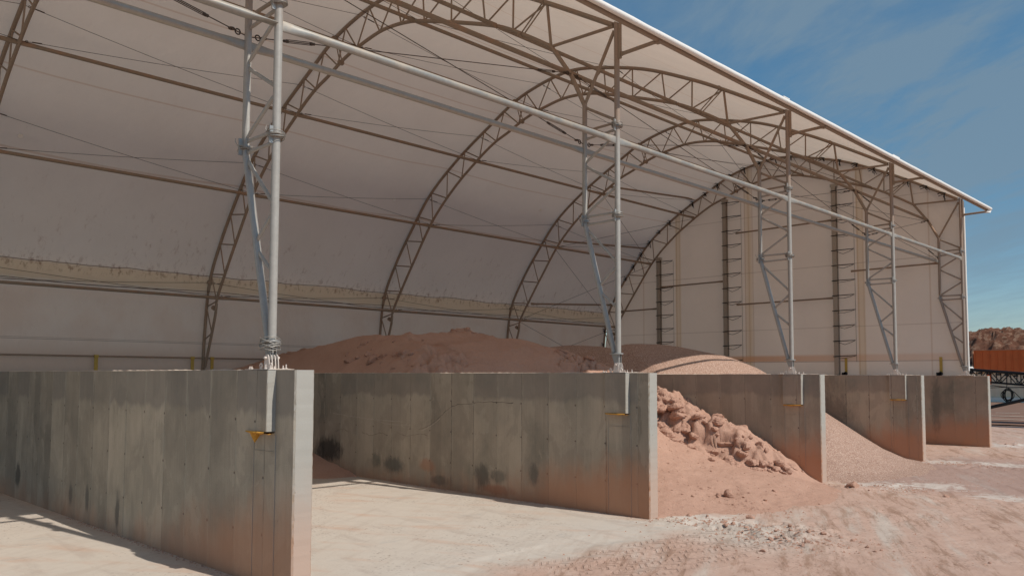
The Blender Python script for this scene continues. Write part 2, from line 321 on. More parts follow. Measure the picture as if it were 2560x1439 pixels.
M_CONC = concrete_mat()
M_FAB = fabric_mat(); M_GAB = fabric_mat('end_fabric', True)
M_BROWN = steel_mat('dusty_steel', (.23, .185, .145), (.33, .26, .20), .1, .6, .75, (.33, .22, .155))
M_PURL = steel_mat('rust_dust_steel', (.19, .155, .12), (.28, .225, .17), .1, .6, .8, (.31, .205, .14))
M_GALV = steel_mat('galvanised_steel', (.28, .275, .26), (.44, .43, .41), .45, .38, .12, (.42, .36, .30))
M_RAIL = steel_mat('galvanised_rail', (.26, .25, .23), (.40, .385, .355), .45, .42, .4, (.45, .36, .27))
M_POST = steel_mat('grey_post_steel', (.30, .27, .235), (.42, .38, .33), .1, .6, .5, (.40, .31, .24))
M_RAILD = steel_mat('dusty_rail', (.30, .275, .235), (.44, .41, .355), .35, .38, .35, (.36, .27, .20))
def column_mat():
    # bare galvanised at reach height, dust coated further up
    m, n, b = mat('galvanised_column')
    P = n.pos(); x, y, z = n.sep(P)
    f = n.noise(P, 9, 5, .65); g = n.noise(n.vm('MULTIPLY', P, (1, 1, .3)), 2.4, 5, .65)
    base = n.mix(f, (.29, .28, .255), (.46, .445, .41))
    up = n.ss(n.m('ADD', z, n.m('MULTIPLY', g, 2.0)), 10.2, 11.2, .10, .92)
    far = n.m('MULTIPLY', n.m('GREATER_THAN', y, 33), .7)
    d = n.m('MAXIMUM', n.m('MAXIMUM', up, far), n.ss(g, .6, .75, 0, .4))
    n.put(b.inputs['Base Color'], n.mix(d, base, (.30, .22, .17)))
    n.put(b.inputs['Metallic'], n.m('MULTIPLY', n.m('SUBTRACT', 1, d), .12))
    n.put(b.inputs['Roughness'], n.m('ADD', .4, n.m('MULTIPLY', d, .3)))
    n.put(b.inputs['Normal'], n.bump(n.noise(P, 60, 3), .3, .002))
    return m
M_COL = column_mat()
M_WHITEF = simple('white_edge_fabric', (.78, .76, .72), .5, 0, .08, 3, .01)
M_PLATE = simple('pale_painted_plate', (.62, .54, .48), .6, .1, .15, 8)
M_CABLE = simple('steel_cable', (.09, .065, .05), .55, .4, .2, 8)
M_BLACK = simple('black_strap', (.012, .013, .015), .7, 0, .3, 10)
M_WIRE = simple('wire_wrap', (.36, .34, .31), .5, .6, .35, 30)
M_YEL = simple('yellow_strap', (.46, .32, .08), .65, 0, .2, 5)
M_FOAM = simple('yellow_foam', (.55, .28, .05), .9, 0, .3, 9, .01)
M_DUST = simple('pale_dust', (.62, .52, .43), .95, 0, .15, 12, .01)
M_SAND = sand_mat('red_sand', (.37, .205, .145), (.58, .37, .28), (.56, .38, .29), .05, 90, .2)
M_GRAV = sand_mat('red_gravel', (.235, .135, .10), (.44, .285, .215), (.60, .46, .38), .012, 95, .8)
M_CLOD = sand_mat('clod_earth', (.33, .18, .125), (.56, .35, .265), (.5, .33, .25), .04, 60, .2)
M_GROUND = ground_mat()
M_ORANGE = simple('orange_steel', (.72, .17, .05), .7, 0, .25, 1.5, .004)
M_DKST = simple('black_painted_steel', (.022, .025, .028), .55, .2, .3, 3)
M_CREAM = simple('cream_sheet', (.78, .62, .44), .7, 0, .1, 2)
M_WHITE = simple('white_trim', (.82, .74, .64), .6, 0, .05, 2)
M_ROAD = simple('dark_yard', (.22, .125, .085), .95, 0, .45, .35, .05)
M_TREADL = simple('pale_stripe', (.70, .60, .50), .9, 0, .2, 1)

# ------------------------------------------------------------------ mesh helpers
def tag(o, label=None, cat=None, group=None, kind=None):
    if label: o['label'] = label
    if cat: o['category'] = cat
    if group: o['group'] = group
    if kind: o['kind'] = kind
    return o
def empty(name, loc=(0, 0, 0), parent=None):
    o = bpy.data.objects.new(name, None); COL.objects.link(o); o.location = loc; o.empty_display_size = .3
    if parent: o.parent = parent
    return o

class MB:
    def __init__(s): s.v = []; s.f = []; s.sm = []
    def add(s, vs, fs, smooth=False):
        k = len(s.v); s.v += [tuple(v) for v in vs]
        for f in fs: s.f.append(tuple(i+k for i in f)); s.sm.append(smooth)
    def box(s, x0, x1, y0, y1, z0, z1):
        s.add([(x0,y0,z0),(x1,y0,z0),(x1,y1,z0),(x0,y1,z0),(x0,y0,z1),(x1,y0,z1),(x1,y1,z1),(x0,y1,z1)],
              [(3,2,1,0),(4,5,6,7),(0,1,5,4),(1,2,6,5),(2,3,7,6),(3,0,4,7)])
    def path(s, pts, rads, seg=10, flat=None, closed=False, up=Vector((0, 0, 1))):
        """tube along pts; rads per point or one; flat: per point (side, up) multipliers"""
        pts = [Vector(p) for p in pts]; n = len(pts)
        if not isinstance(rads, (list, tuple)): rads = [rads]*n
        vs = []
        for i, p in enumerate(pts):
            if closed: t = pts[(i+1) % n]-pts[i-1]
            else: t = pts[min(i+1, n-1)]-pts[max(i-1, 0)]
            t.normalize()
            u = up if abs(t.dot(up)) < .98 else Vector((0, 1, 0))
            a = t.cross(u).normalized(); b_ = a.cross(t).normalized()
            fa, fb = flat[i] if flat else (1, 1)
            for k in range(seg):
                an = 2*math.pi*k/seg
                vs.append(p+a*(math.cos(an)*rads[i]*fa)+b_*(math.sin(an)*rads[i]*fb))
        fs = []
        for i in range(n if closed else n-1):
            j = (i+1) % n
            for k in range(seg):
                k2 = (k+1) % seg
                fs.append((i*seg+k, j*seg+k, j*seg+k2, i*seg+k2))
        s.add(vs, fs, True)
        if not closed:
            s.add(vs[:seg], [tuple(range(seg))]); s.add(vs[-seg:], [tuple(reversed(range(seg)))])
    def tube(s, a, b, r, seg=10): s.path([a, b], r, seg)
    def strut(s, a, b, r, seg=10, fl=.35, plate_up=True):
        """tube whose two ends are squeezed flat (bolted tongue ends)"""
        a = Vector(a); b = Vector(b); L = (b-a).length; d = (b-a)/L
        ts = (0, fl*.35, fl, L-fl, L-fl*.35, L)
        mul = (.22, 1.35), (.3, 1.3), (1, 1), (1, 1), (.3, 1.3), (.22, 1.35)
        if not plate_up: mul = [(m_[1], m_[0]) for m_ in mul]
        s.path([a+d*t for t in ts], r, seg, flat=list(mul))
    def ring(s, c, axis, rad, r, seg=16, ts=6, tilt=0):
        c = Vector(c); axis = Vector(axis).normalized()
        u = Vector((1, 0, 0)) if abs(axis.x) < .9 else Vector((0, 1, 0))
        a = axis.cross(u).normalized(); b_ = axis.cross(a)
        s.path([c+a*math.cos(2*math.pi*k/seg)*rad+b_*math.sin(2*math.pi*k/seg)*rad+axis*(tilt*math.sin(2*math.pi*k/seg)) for k in range(seg)], r, ts, closed=True, up=axis)
    def build(s, name, mt, parent=None, loc=(0, 0, 0)):
        me = bpy.data.meshes.new(name); 
        loc = Vector(loc)
        me.from_pydata([(v[0]-loc.x, v[1]-loc.y, v[2]-loc.z) for v in s.v], [], s.f)
        me.polygons.foreach_set('use_smooth', s.sm); me.materials.append(mt); me.update()
        o = bpy.data.objects.new(name, me); COL.objects.link(o)
        if parent is not None:
            o.parent = parent
            base = parent.location.copy()
            if parent.parent: base += parent.parent.location
            o.location = loc-base
        else: o.location = loc
        return o
def cr(P, k=6):
    """Catmull-Rom through 2D points"""
    out = []
    for i in range(len(P)-1):
        p0 = P[max(i-1, 0)]; p1 = P[i]; p2 = P[i+1]; p3 = P[min(i+2, len(P)-1)]
        for j in range(k):
            t = j/k
            out.append(tuple(.5*((2*p1[c])+(-p0[c]+p2[c])*t+(2*p0[c]-5*p1[c]+4*p2[c]-p3[c])*t*t+(-p0[c]+3*p1[c]-3*p2[c]+p3[c])*t**3) for c in (0, 1)))
    out.append(P[-1]); return out
def interp(T, x):
    if x <= T[0][0]: return T[0][1]
    for (a, va), (b, vb) in zip(T, T[1:]):
        if x <= b: return va+(vb-va)*(x-a)/(b-a)
    return T[-1][1]
def fbm(x, y, z=0, o=4):
    v = 0; a = 1; 
    for i in range(o):
        v += a*noise.noise(Vector((x, y, z))); x *= 2.03; y *= 2.03; z *= 2.03; a *= .5
    return v
def ridged(x, y, z=0, o=4):
    v = 0; a = 1
    for i in range(o):
        v += a*(1-abs(noise.noise(Vector((x, y, z))))*2); x *= 2.1; y *= 2.1; a *= .5
    return v/1.9
def grid(xs, ys, fn, name, mt, parent=None, loc=(0, 0, 0), keep=None):
    b = MB(); nx = len(xs)
    vs = [fn(x, y) for y in ys for x in xs]
    fs = []
    for j in range(len(ys)-1):
        for i in range(nx-1):
            q = (j*nx+i, j*nx+i+1, (j+1)*nx+i+1, (j+1)*nx+i)
            if keep is None or any(keep(vs[k]) for k in q): fs.append(q)
    b.add(vs, fs, True)
    return b.build(name, mt, parent, loc)
def rng(a, b, step):
    n = max(1, round((b-a)/step)); return [a+(b-a)*i/n for i in range(n+1)]

S = 9.6; H = 3.488; XE = 1.047; T2 = .177
# ------------------------------------------------------------------ ground
def plates(x, y, sc_, seed, warp=.35):
    """cell relief: each cell a tilted plate of its own height; returns height 0..1 and edge factor"""
    wx = x+warp*noise.noise(Vector((x*1.3, y*1.3, seed+.5))); wy = y+warp*noise.noise(Vector((x*1.3, y*1.3, seed+7.5)))
    d, pt = noise.voronoi(Vector((wx*sc_, wy*sc_, seed)))
    q = pt[0]; hsh = math.sin(q.x*91.7+q.y*47.3)*.5+.5; hs2 = math.sin(q.x*37.1+q.y*113.9)
    tilt = ((wx*sc_-q.x)*hs2+(wy*sc_-q.y)*(hsh*2-1))*.35
    return hsh+tilt, min(1, (d[1]-d[0])*5)
def gz(x, y):
    h = .045*fbm(x*.16, y*.16, 2, 3) if x > 1.2 else 0
    if -14 < x < 16 and -3 < y < 52:
        k = max(0, min(1, (x-1.0)/1.2)) if y < 10 or y > 37 else 1
        h += .030*k*fbm(x*.9, y*.9, 5, 4)+.012*k*fbm(x*5, y*5, 1, 3)
        h += .004*fbm(x*3, y*3, 9, 2)
        for (cx, cy, rx, ry, a) in ((2.5, 9.55, 1.6, .8, .12), (3.7, 10.2, 1.3, 1.0, .14), (4.9, 9.4, 1.2, .8, .13), (1.4, 12.4, .7, .9, .10), (2.3, 18.4, 1.0, .5, .13), (2.9, 19.8, 1.1, .6, .08),
                                    (4.6, 13.8, 1.5, .7, .07), (3.6, 27.7, 2.4, .8, .13), (4.0, 10.9, 1.6, .5, .10), (5.4, 17.2, 1.6, .5, .06), (7.4, 14, 1.8, .6, .04), (7.0, 22, 2, .5, .05), (1.0, 11.6, .9, .35, .08), (1.9, 41, 1.8, .9, .2), (6.2, 18.6, 1.6, .5, .07)):
            d = ((x-cx)/rx)**2+((y-cy)/ry)**2
            if d < 4:
                r_ = ridged(x*2.1, y*2.1, 4, 4); p1, c1 = plates(x, y, 2.6, 2); p2, c2 = plates(x, y, 6.5, 6, .2); w_ = math.exp(-d); h += a*w_*max(0, r_-.35)*.6+a*max(0, w_-.3)*(.7*p1+.4*p2-.35*(1-c1)-.1)
    return h
xs = [-2600, -900, -300, -120, -60, -36]+rng(-26, -14, 1.5)+rng(-13, 1, .25)[0:-1]+rng(1, 10, .085)+rng(10.3, 16, .4)+[20, 30, 60, 150, 500, 2600]
ys = [-2600, -600, -150, -60, -30]+rng(-16, -3, 1.2)+rng(-2.6, 6, .17)[:-1]+rng(6, 22, .085)[:-1]+rng(22, 46, .14)+rng(46.6, 60, 1)+[66, 80, 100, 130, 180, 300, 700, 2600]
g = grid(xs, ys, lambda x, y: (x, y, gz(x, y)), 'ground', M_GROUND); tag(g, kind='structure')
road = grid([-160]+rng(-60, 60, 4)+[160], rng(59.5, 150, 4), lambda x, y: (x, y+1.2*noise.noise(Vector((x*.2, 0, 0))), .09+.03*fbm(x*.3, y*.3)), 'road', M_ROAD); tag(road, kind='structure')
b = MB()
for (x0, x1, y) in ((-7.6, -3.2, 73), (-6, -1, 66.5), (-9, -7, 80), (-4.0, -1.4, 69.5)):
    b.add([(x0, y, .135), (x1, y, .135), (x1, y+.35, .135), (x0, y+.35, .135)], [(0, 1, 2, 3)])
b.build('road_marking', M_TREADL)['kind'] = 'structure'

# ------------------------------------------------------------------ concrete walls
def wall(n, label):
    Y = n*S
    root = empty('concrete_wall', (0, Y, 0)); tag(root, label, 'wall', 'concrete bay walls')
    b = MB(); rnd = random.Random(n)
    zs = rng(-.4, H, .05); xsn = rng(-22.9, XE-.03, .5)
    def jit(z, s): return .010*noise.noise(Vector((z*9, s*7.7, n)))+.006*noise.noise(Vector((z*31, s, n)))
    # outline per level: two side faces, chipped arrises, end face
    rows = []
    for z in zs:
        c = .022; l = []
        for x in xsn: l.append((x, Y-T2, z))
        e = XE+jit(z, 5)*.4
        l += [(e-c+min(0, jit(z, 1))*2.2, Y-T2, z), (e, Y-T2+c+abs(jit(z, 2))*1.8, z), (e, Y+T2-c-abs(jit(z, 3))*1.8, z), (e-c+min(0, jit(z, 4))*2, Y+T2, z)]
        for x in reversed(xsn): l.append((x, Y+T2, z))
        if z == zs[-1]: l = [(px, py, pz+.007*noise.noise(Vector((px*1.7, n*3, 0)))+.004*noise.noise(Vector((px*9, n*3, 0)))) for px, py, pz in l]
        rows.append(l)
    m_ = len(rows[0]); vs = [p for r_ in rows for p in r_]; fs = []
    for j in range(len(rows)-1):
        for i in range(m_-1): fs.append((j*m_+i, j*m_+i+1, (j+1)*m_+i+1, (j+1)*m_+i))
    b.add(vs, fs)
    top = rows[-1]; b.add(top, [tuple(range(m_))])
    b.build('wall_body', M_CONC, root, (0, Y, 0))
    # corbel block that carries the column
    if n < 4:
        p = .16; b = MB(); x0, x1 = -.17, .47; zb = 2.50
        zz = rng(zb, H-.006, .05); vs = []; 
        for z in zz:
            j1 = jit(z, 7)*1.3
            vs += [(x0, Y-T2+.01, z), (x0, Y-T2-p+j1*.3, z), (x1-.012+j1, Y-T2-p, z), (x1+j1*.5, Y-T2-p+.012, z), (x1, Y-T2+.01, z)]
        fs = []
        for j in range(len(zz)-1):
            for i in range(4): fs.append((j*5+i, j*5+i+1, (j+1)*5+i+1, (j+1)*5+i))
        fs += [(4, 3, 2, 1, 0), tuple(range(len(vs)-5, len(vs)))]
        b.add(vs, fs); b.build('column_corbel', M_CONC, root, (0, Y-.2, zb))
        # strip of form foam left sticking out under the corbel
        b = MB(); k = 14; vs = []
        for i in range(k+1):
            t = i/k; x = x0+.02+(x1-x0-.03)*t
            dz = -.035-.05*abs(noise.noise(Vector((x*7, n*3.1, 0)))) - (.16 if (n == 0 and i == 4) else 0)
            out = .03+.05*abs(noise.noise(Vector((x*5, n*3.1, 4))))
            vs += [(x, Y-T2-p-out*.6, zb-.004), (x, Y-T2-p-out, zb-.02), (x, Y-T2-p*.7, zb+dz), (x, Y-T2-.004, zb-.03)]
        fs = [(i*4+j, (i+1)*4+j, (i+1)*4+(j+1) % 4, i*4+(j+1) % 4) for i in range(k) for j in range(4)]
        b.add(vs, fs); b.build('foam_strip', M_FOAM, root, (0, Y-.3, zb))
        # shallow recess frame below the corbel, left by the formwork
        b = MB()
        b.box(x0-.05, x0-.02, Y-T2-.012, Y-T2+.01, 0.02, zb-.1); b.box(x1+.0, x1+.035, Y-T2-.014, Y-T2+.01, .02, zb-.06); b.box(x0-.018, x1-.002, Y-T2-.010, Y-T2+.01, zb-.34, zb-.33)
        b.build('form_ridge', M_CONC, root, (0, Y-.18, 0))
    # ragged dust lying on the top edge
    b = MB(); X = -15 if n == 0 else -14; vs = []; fs = []; step = .05; k = 0
    x = X
    while x < XE-.02:
        hh = max(0, .004+.011*noise.noise(Vector((x*1.1, n*5, 0)))+.012*noise.noise(Vector((x*7, n*5, 3))))
        vs += [(x, Y-T2-.004, H+.001), (x, Y-T2+.02, H+.004+hh*1.4), (x, Y-T2+.15, H+.002)]
        if k: fs += [((k-1)*3, k*3, k*3+1, (k-1)*3+1), ((k-1)*3+1, k*3+1, k*3+2, (k-1)*3+2)]
        k += 1; x += step
    b.add(vs, fs, True); b.build('dust_ridge', M_DUST, root, (0, Y, H))
    return root
WL = ['grey concrete bay wall nearest the camera, cut by the left edge of the photo', 'concrete bay wall with black smudges and a long curved crack',
      'concrete bay wall with red sand banked against its face', 'concrete bay wall with fine gravel sloping down its face', 'farthest concrete bay wall, under the fabric end of the shelter']
walls = [wall(n, WL[n]) for n in range(5)]
# crack running over the second wall and broken scratches
Y = S-T2
def crack(pts, r, name='crack', mt=M_CABLE, n=1):
    pp = cr(pts, 8); b = MB()
    b.path([(x, n*S-T2+.001, z+.022*noise.noise(Vector((x*9, 0, z)))+.012*noise.noise(Vector((x*31, 0, z)))) for x, z in pp], [r*(.35+.5*abs(noise.noise(Vector((x*5, 3, z))))*2) for x, z in pp], 5); b.build(name, mt, walls[n], (pts[0][0], n*S-T2, pts[0][1]))
crack([(-7.6, 1.74), (-7.32, 1.80), (-6.9, 1.98), (-6.6, 2.17), (-6.2, 2.42), (-5.88, 2.54), (-5.4, 2.58), (-4.84, 2.64), (-4.2, 2.67), (-3.5, 2.66)], .008)
crack([(-7.5, 1.70), (-7.3, 1.755), (-6.9, 1.93), (-6.6, 2.115)], .009, 'crack_filler', M_DUST)
crack([(-4.9, 2.668), (-4.5, 2.69), (-4.0, 2.70)], .006, 'crack_filler', M_DUST)
crack([(-12.4, 2.08), (-11.4, 2.02), (-10.4, 1.97), (-9.6, 1.95), (-8.4, 1.93)], .008, 'crack_filler', M_DUST)
crack([(-9.9, 1.92), (-9.0, 1.83), (-8.0, 1.86)], .006, 'crack_filler', M_DUST)
crack([(-12.2, 1.45), (-11.8, 1.55), (-11.4, 1.48)], .006)
crack([(-10.6, 1.5), (-10.1, 1.42), (-9.6, 1.53), (-9.2, 1.47)], .007)
crack([(-8.7, 1.58), (-8.2, 1.5), (-7.6, 1.6), (-7.2, 1.56)], .006)
# long back wall behind the far feet
b = MB(); b.box(-23.5, -22.93, -29, 4*S+.3, -.3, H); bw = b.build('back_wall', M_CONC, None, (-23.2, 4, 0)); tag(bw, 'long low concrete wall along the back of the bays under the fabric', 'wall')

# ------------------------------------------------------------------ shelter
shelter = empty('fabric_shelter', (0, 0, 0))
tag(shelter, 'large open-fronted arched shelter of beige fabric on a tubular steel frame over concrete bays', 'shelter')
OUT = [(-22.95, 3.62), (-22.85, 5.3), (-22.5, 7.5), (-21.5, 9.25), (-20.2, 10.9), (-18.74, 12.5), (-16.7, 13.9), (-14.45, 15.08), (-12.95, 15.8), (-11.6, 16.17), (-10.25, 16.36), (-9.3, 16.34), (-8.1, 16.1), (-5.9, 15.46), (-3.9, 14.57), (-2.4, 13.78), (-.12, 12.46)]
INN = [(-22.75, 3.75), (-21.9, 5.96), (-21.73, 6.77), (-20.95, 7.95), (-20.05, 9.2), (-18.6, 11.1), (-17.02, 12.5), (-15.46, 13.52), (-14.3, 14.15), (-13.3, 14.5), (-12.4, 14.85), (-11.5, 15.07), (-10.3, 15.25), (-9.5, 15.25), (-8.7, 15.15), (-8.0, 14.98), (-6.1, 14.35), (-4.35, 13.7), (-3.2, 13.08), (-2.25, 12.49)]
outc = cr(OUT); innc = cr(INN)
def arc(poly):
    L = [0]
    for a, b_ in zip(poly, poly[1:]): L.append(L[-1]+math.hypot(b_[0]-a[0], b_[1]-a[1]))
    return L
LO = arc(outc); LI = arc(innc)
def at(poly, L, s):
    s = max(0, min(L[-1], s))
    for i in range(len(poly)-1):
        if s <= L[i+1]:
            t = (s-L[i])/(L[i+1]-L[i]); return (poly[i][0]+(poly[i+1][0]-poly[i][0])*t, poly[i][1]+(poly[i+1][1]-poly[i][1])*t)
    return poly[-1]
def near(poly, p): return min(range(len(poly)), key=lambda i: (poly[i][0]-p[0])**2+(poly[i][1]-p[1])**2)
GIRT = [(-21.73, 6.78), (-18.79, 10.87), (-15.46, 13.53), (-11.5, 15.07), (-8.2, 15.05), (-4.35, 13.7), (-1.53, 11.54)]
def n3(p, Y): return (p[0], Y, p[1])

COLSEG = [((-1.07, 10.51), (-.05, 9.95), .038), ((-1.08, 9.86), (-.03, 9.88), .034), ((-1.03, 9.64), (-.03, 9.70), .034), ((-.05, 9.56), (-1.05, 9.0), .036), ((-1.05, 8.92), (-.04, 8.33), .036),
          ((-.04, 8.22), (-1.04, 7.62), .036), ((-1.03, 7.57), (-.02, 7.56), .034), ((-1.02, 7.36), (-.02, 7.37), .034), ((-1.0, 7.24), (-.03, 6.29), .036), ((-.03, 6.17), (-.62, 5.70), .036), ((-.58, 5.58), (-.02, 5.12), .036),
          ((-1.07, 10.55), (-.08, 12.30), .045)]
def frame(n):
    Y = n*S
    fr = empty('truss_frame', (0, Y, 0), shelter)
    b = MB(); b.path([n3(p, Y) for p in outc], .068, 10); b.build('outer_chord', M_BROWN, fr, (-22.9, Y, 3.6))
    b = MB(); b.path([n3(p, Y) for p in innc], .062, 10); b.build('inner_chord', M_BROWN, fr, (-22.7, Y, 3.6))
    # column: outer leg straight, inner leg kinked, then the Y arm up to the arch
    b = MB(); b.tube((0, Y, 3.97), (0, Y, 12.50), .072, 14); b.build('column_leg', M_COL, fr, (0, Y, 3.97))
    b = MB(); b.path([(-1.06, Y, 10.58), (-1.07, Y, 7.50), (-1.055, Y, 7.40), (-.13, Y, 4.0)], .066, 14); b.build('column_leg', M_COL, fr, (-.13, Y, 4))
    b = MB(); b.path([(-2.25, Y, 12.50), (-1.53, Y, 11.5), (-1.06, Y, 10.55)], .06, 10); b.build('column_arm', M_BROWN, fr, (-1.07, Y, 10.5))
    for (p, q, r_) in COLSEG:
        bb = MB(); bb.strut(n3(p, Y), n3(q, Y), r_, 8, .16, True); bb.build('column_brace', M_COL if p[1] < 9.7 else M_BROWN, fr, n3(p, Y))
    bb = MB(); bb.tube((-2.25, Y, 12.49), (-.1, Y, 12.42), .045, 8); bb.build('column_brace', M_BROWN, fr, (-2.25, Y, 12.49))
    # flange plates at the splices, wrapped in wire
    for (x, z) in ((0, 9.79), (0, 7.47), (-1.07, 7.46)):
        b = MB()
        for dz in (-.022, .012):
            b.path([(x, Y, z+dz-.01), (x, Y, z+dz+.01)], .125, 14)
        b.box(x-.02, x+.02, Y-.135, Y-.06, z-.15, z+.15)
        b.build('splice_flange', M_GALV, fr, (x, Y, z))
        if n < 3:
            b = MB(); rd = random.Random(n*7+int(z*3)+int(x*5))
            for k in range(7 if x == 0 else 2): b.ring((x+rd.uniform(-.01, .01), Y, z+rd.uniform(-.055, .055)), (rd.uniform(-.18, .18), rd.uniform(-.18, .18), 1), .128+rd.uniform(0, .02), .008, 16, 5, rd.uniform(-.02, .02))
            b.path([(x-.05, Y-.12, z+.03), (x-.09, Y-.15, z+.1), (x-.10, Y-.14, z+.17)], .006, 5)
            b.build('wire_wrap', M_WIRE, fr, (x, Y, z))
    # foot: collar, tapered shoe plates and pinned hinge on a bolted base plate
    b = MB()
    b.path([(-.06, Y, 3.955), (-.06, Y, 3.985)], .19, 16, flat=[(1, .8), (1, .8)])
    for sy in (-.055, .055):
        vs = []
        for yy in (Y+sy-.006, Y+sy+.006): vs += [(-.17, yy, 3.955), (.065, yy, 3.955), (.045, yy, 3.66), (-.055, yy, 3.66)]
        b.add(vs, [(0, 1, 2, 3), (7, 6, 5, 4), (0, 4, 5, 1), (1, 5, 6, 2), (2, 6, 7, 3), (3, 7, 4, 0)])
    b.tube((-.13, Y, 3.95), (-.03, Y, 3.68), .028, 8); b.tube((.03, Y, 3.95), (.01, Y, 3.68), .028, 8)
    b.build('column_shoe', M_GALV, fr, (0, Y, 3.66))
    if n == 0:
        b = MB(); rd = random.Random(3)
        for k in range(12): b.ring((-.06+rd.uniform(-.01, .01), Y, 3.93+rd.uniform(-.06, .05)), (rd.uniform(-.3, .3), rd.uniform(-.3, .3), 1), .155+rd.uniform(0, .03), .007, 18, 5, rd.uniform(-.03, .03))
        b.build('wire_wrap', M_WIRE, fr, (0, Y, 3.93))
    b = MB()
    for sy in (-.085, -.03, .03, .085):
        vs = []; k = 9
        prof = [(-.09, H+.012), (.09, H+.012), (.075, 3.64)]+[(.062*math.cos(math.pi*i/k), 3.69+.062*math.sin(math.pi*i/k)) for i in range(k+1)]+[(-.075, 3.64)]
        m_ = len(prof)
        for yy in (Y+sy-.007, Y+sy+.007): vs += [(px, yy, pz) for px, pz in prof]
        b.add(vs, [tuple(range(m_)), tuple(reversed(range(m_, 2*m_)))]+[(i, (i+1) % m_, m_+(i+1) % m_, m_+i) for i in range(m_)])
    b.tube((0, Y-.14, 3.69), (0, Y+.14, 3.69), .022, 10)
    for sx in (-.16, .16):
        b.ring((sx, Y-.1, H+.075), (0, 1, 0), .035, .013, 12, 6); b.box(sx-.03, sx+.03, Y-.112, Y-.09, H+.012, H+.05)
    b.build('hinge_bracket', M_PLATE, fr, (0, Y, H))
    b = MB(); b.box(-.34, .44, Y-.30, Y+.16, H+.0025, H+.014); b.build('base_plate', M_PLATE, fr, (0, Y, H))
    for k, (bx, by) in enumerate(((-.28, -.24), (-.23, .1), (.24, -.24), (.27, -.1), (.36, -.22), (.38, .05), (-.20, -.25), (.20, .1))):
        b = MB(); b.tube((bx, Y+by, H+.012), (bx, Y+by, H+.06+.03*((k*7) % 3)/2), .011, 6); b.path([(bx, Y+by, H+.014), (bx, Y+by, H+.034)], .024, 6)
        b.build('anchor_bolt', M_PLATE, fr, (bx, Y+by, H))
    # rear foot
    b = MB(); b.path([(-22.85, Y, 3.46), (-22.85, Y, 3.50)], .28, 12); b.box(-22.93, -22.77, Y-.03, Y+.03, 3.49, 3.72)
    b.build('rear_foot', M_BROWN, fr, (-22.85, Y, 3.49))
    # lattice between the chords
    so = LO[near(outc, (-22.84, 4.9))]; se = LO[near(outc, (-2.4, 13.78))]
    k = 18; nodes = [so+(se-so)*i/k for i in range(k+1)]
    inner = []
    for i in range(k):
        m_ = at(outc, LO, nodes[i]+(nodes[i+1]-nodes[i])*.36); inner.append(innc[near(innc, m_)])
    inner.append((-2.25, 12.5))
    for i in range(k+1):
        o_ = at(outc, LO, nodes[i])
        bb = MB(); bb.tube(n3(o_, Y), n3(inner[i], Y), .030 if i < k else .042, 7); bb.build('web_brace', M_BROWN, fr, n3(o_, Y))
        if i < k:
            o2 = at(outc, LO, nodes[i+1]); bb = MB(); bb.tube(n3(inner[i], Y), n3(o2, Y), .028, 7); bb.build('web_brace', M_BROWN, fr, n3(inner[i], Y))
    # chord splices: doubled strut with bolted clamps
    for (o_, i_) in (((-2.55, 13.86), (-3.4, 13.17)), ((-12.9, 15.82), (-12.5, 14.8)), ((-22.5, 7.5), (-22.0, 6.35))):
        b = MB()
        if o_[0] > -20:
            b.tube((o_[0], Y, o_[1]), (i_[0]-.05, Y, i_[1]), .022, 7); b.tube((o_[0]+.12, Y, o_[1]-.06), (i_[0]+.1, Y, i_[1]-.03), .022, 7)
        for c in (o_, i_):
            b.ring((c[0], Y, c[1]), (1, 0, .4), .10, .03, 10, 6); b.box(c[0]-.06, c[0]+.06, Y-.11, Y+.11, c[1]-.05, c[1]+.05)
        b.build('chord_splice', M_BROWN, fr, n3(o_, Y))
    # eave outrigger
    b = MB(); b.box(.075, .13, Y-.04, Y+.04, 11.52, 12.44); b.strut((.12, Y, 11.62), (1.27, Y, 11.64), .052, 8, .12); b.box(1.20, 1.34, Y-.07, Y+.07, 11.58, 11.64)
    b.build('eave_outrigger', M_BROWN, fr, (.1, Y, 11.6))
    return fr
frames = [frame(n) for n in range(-1, 5)]
fr4 = frames[5]

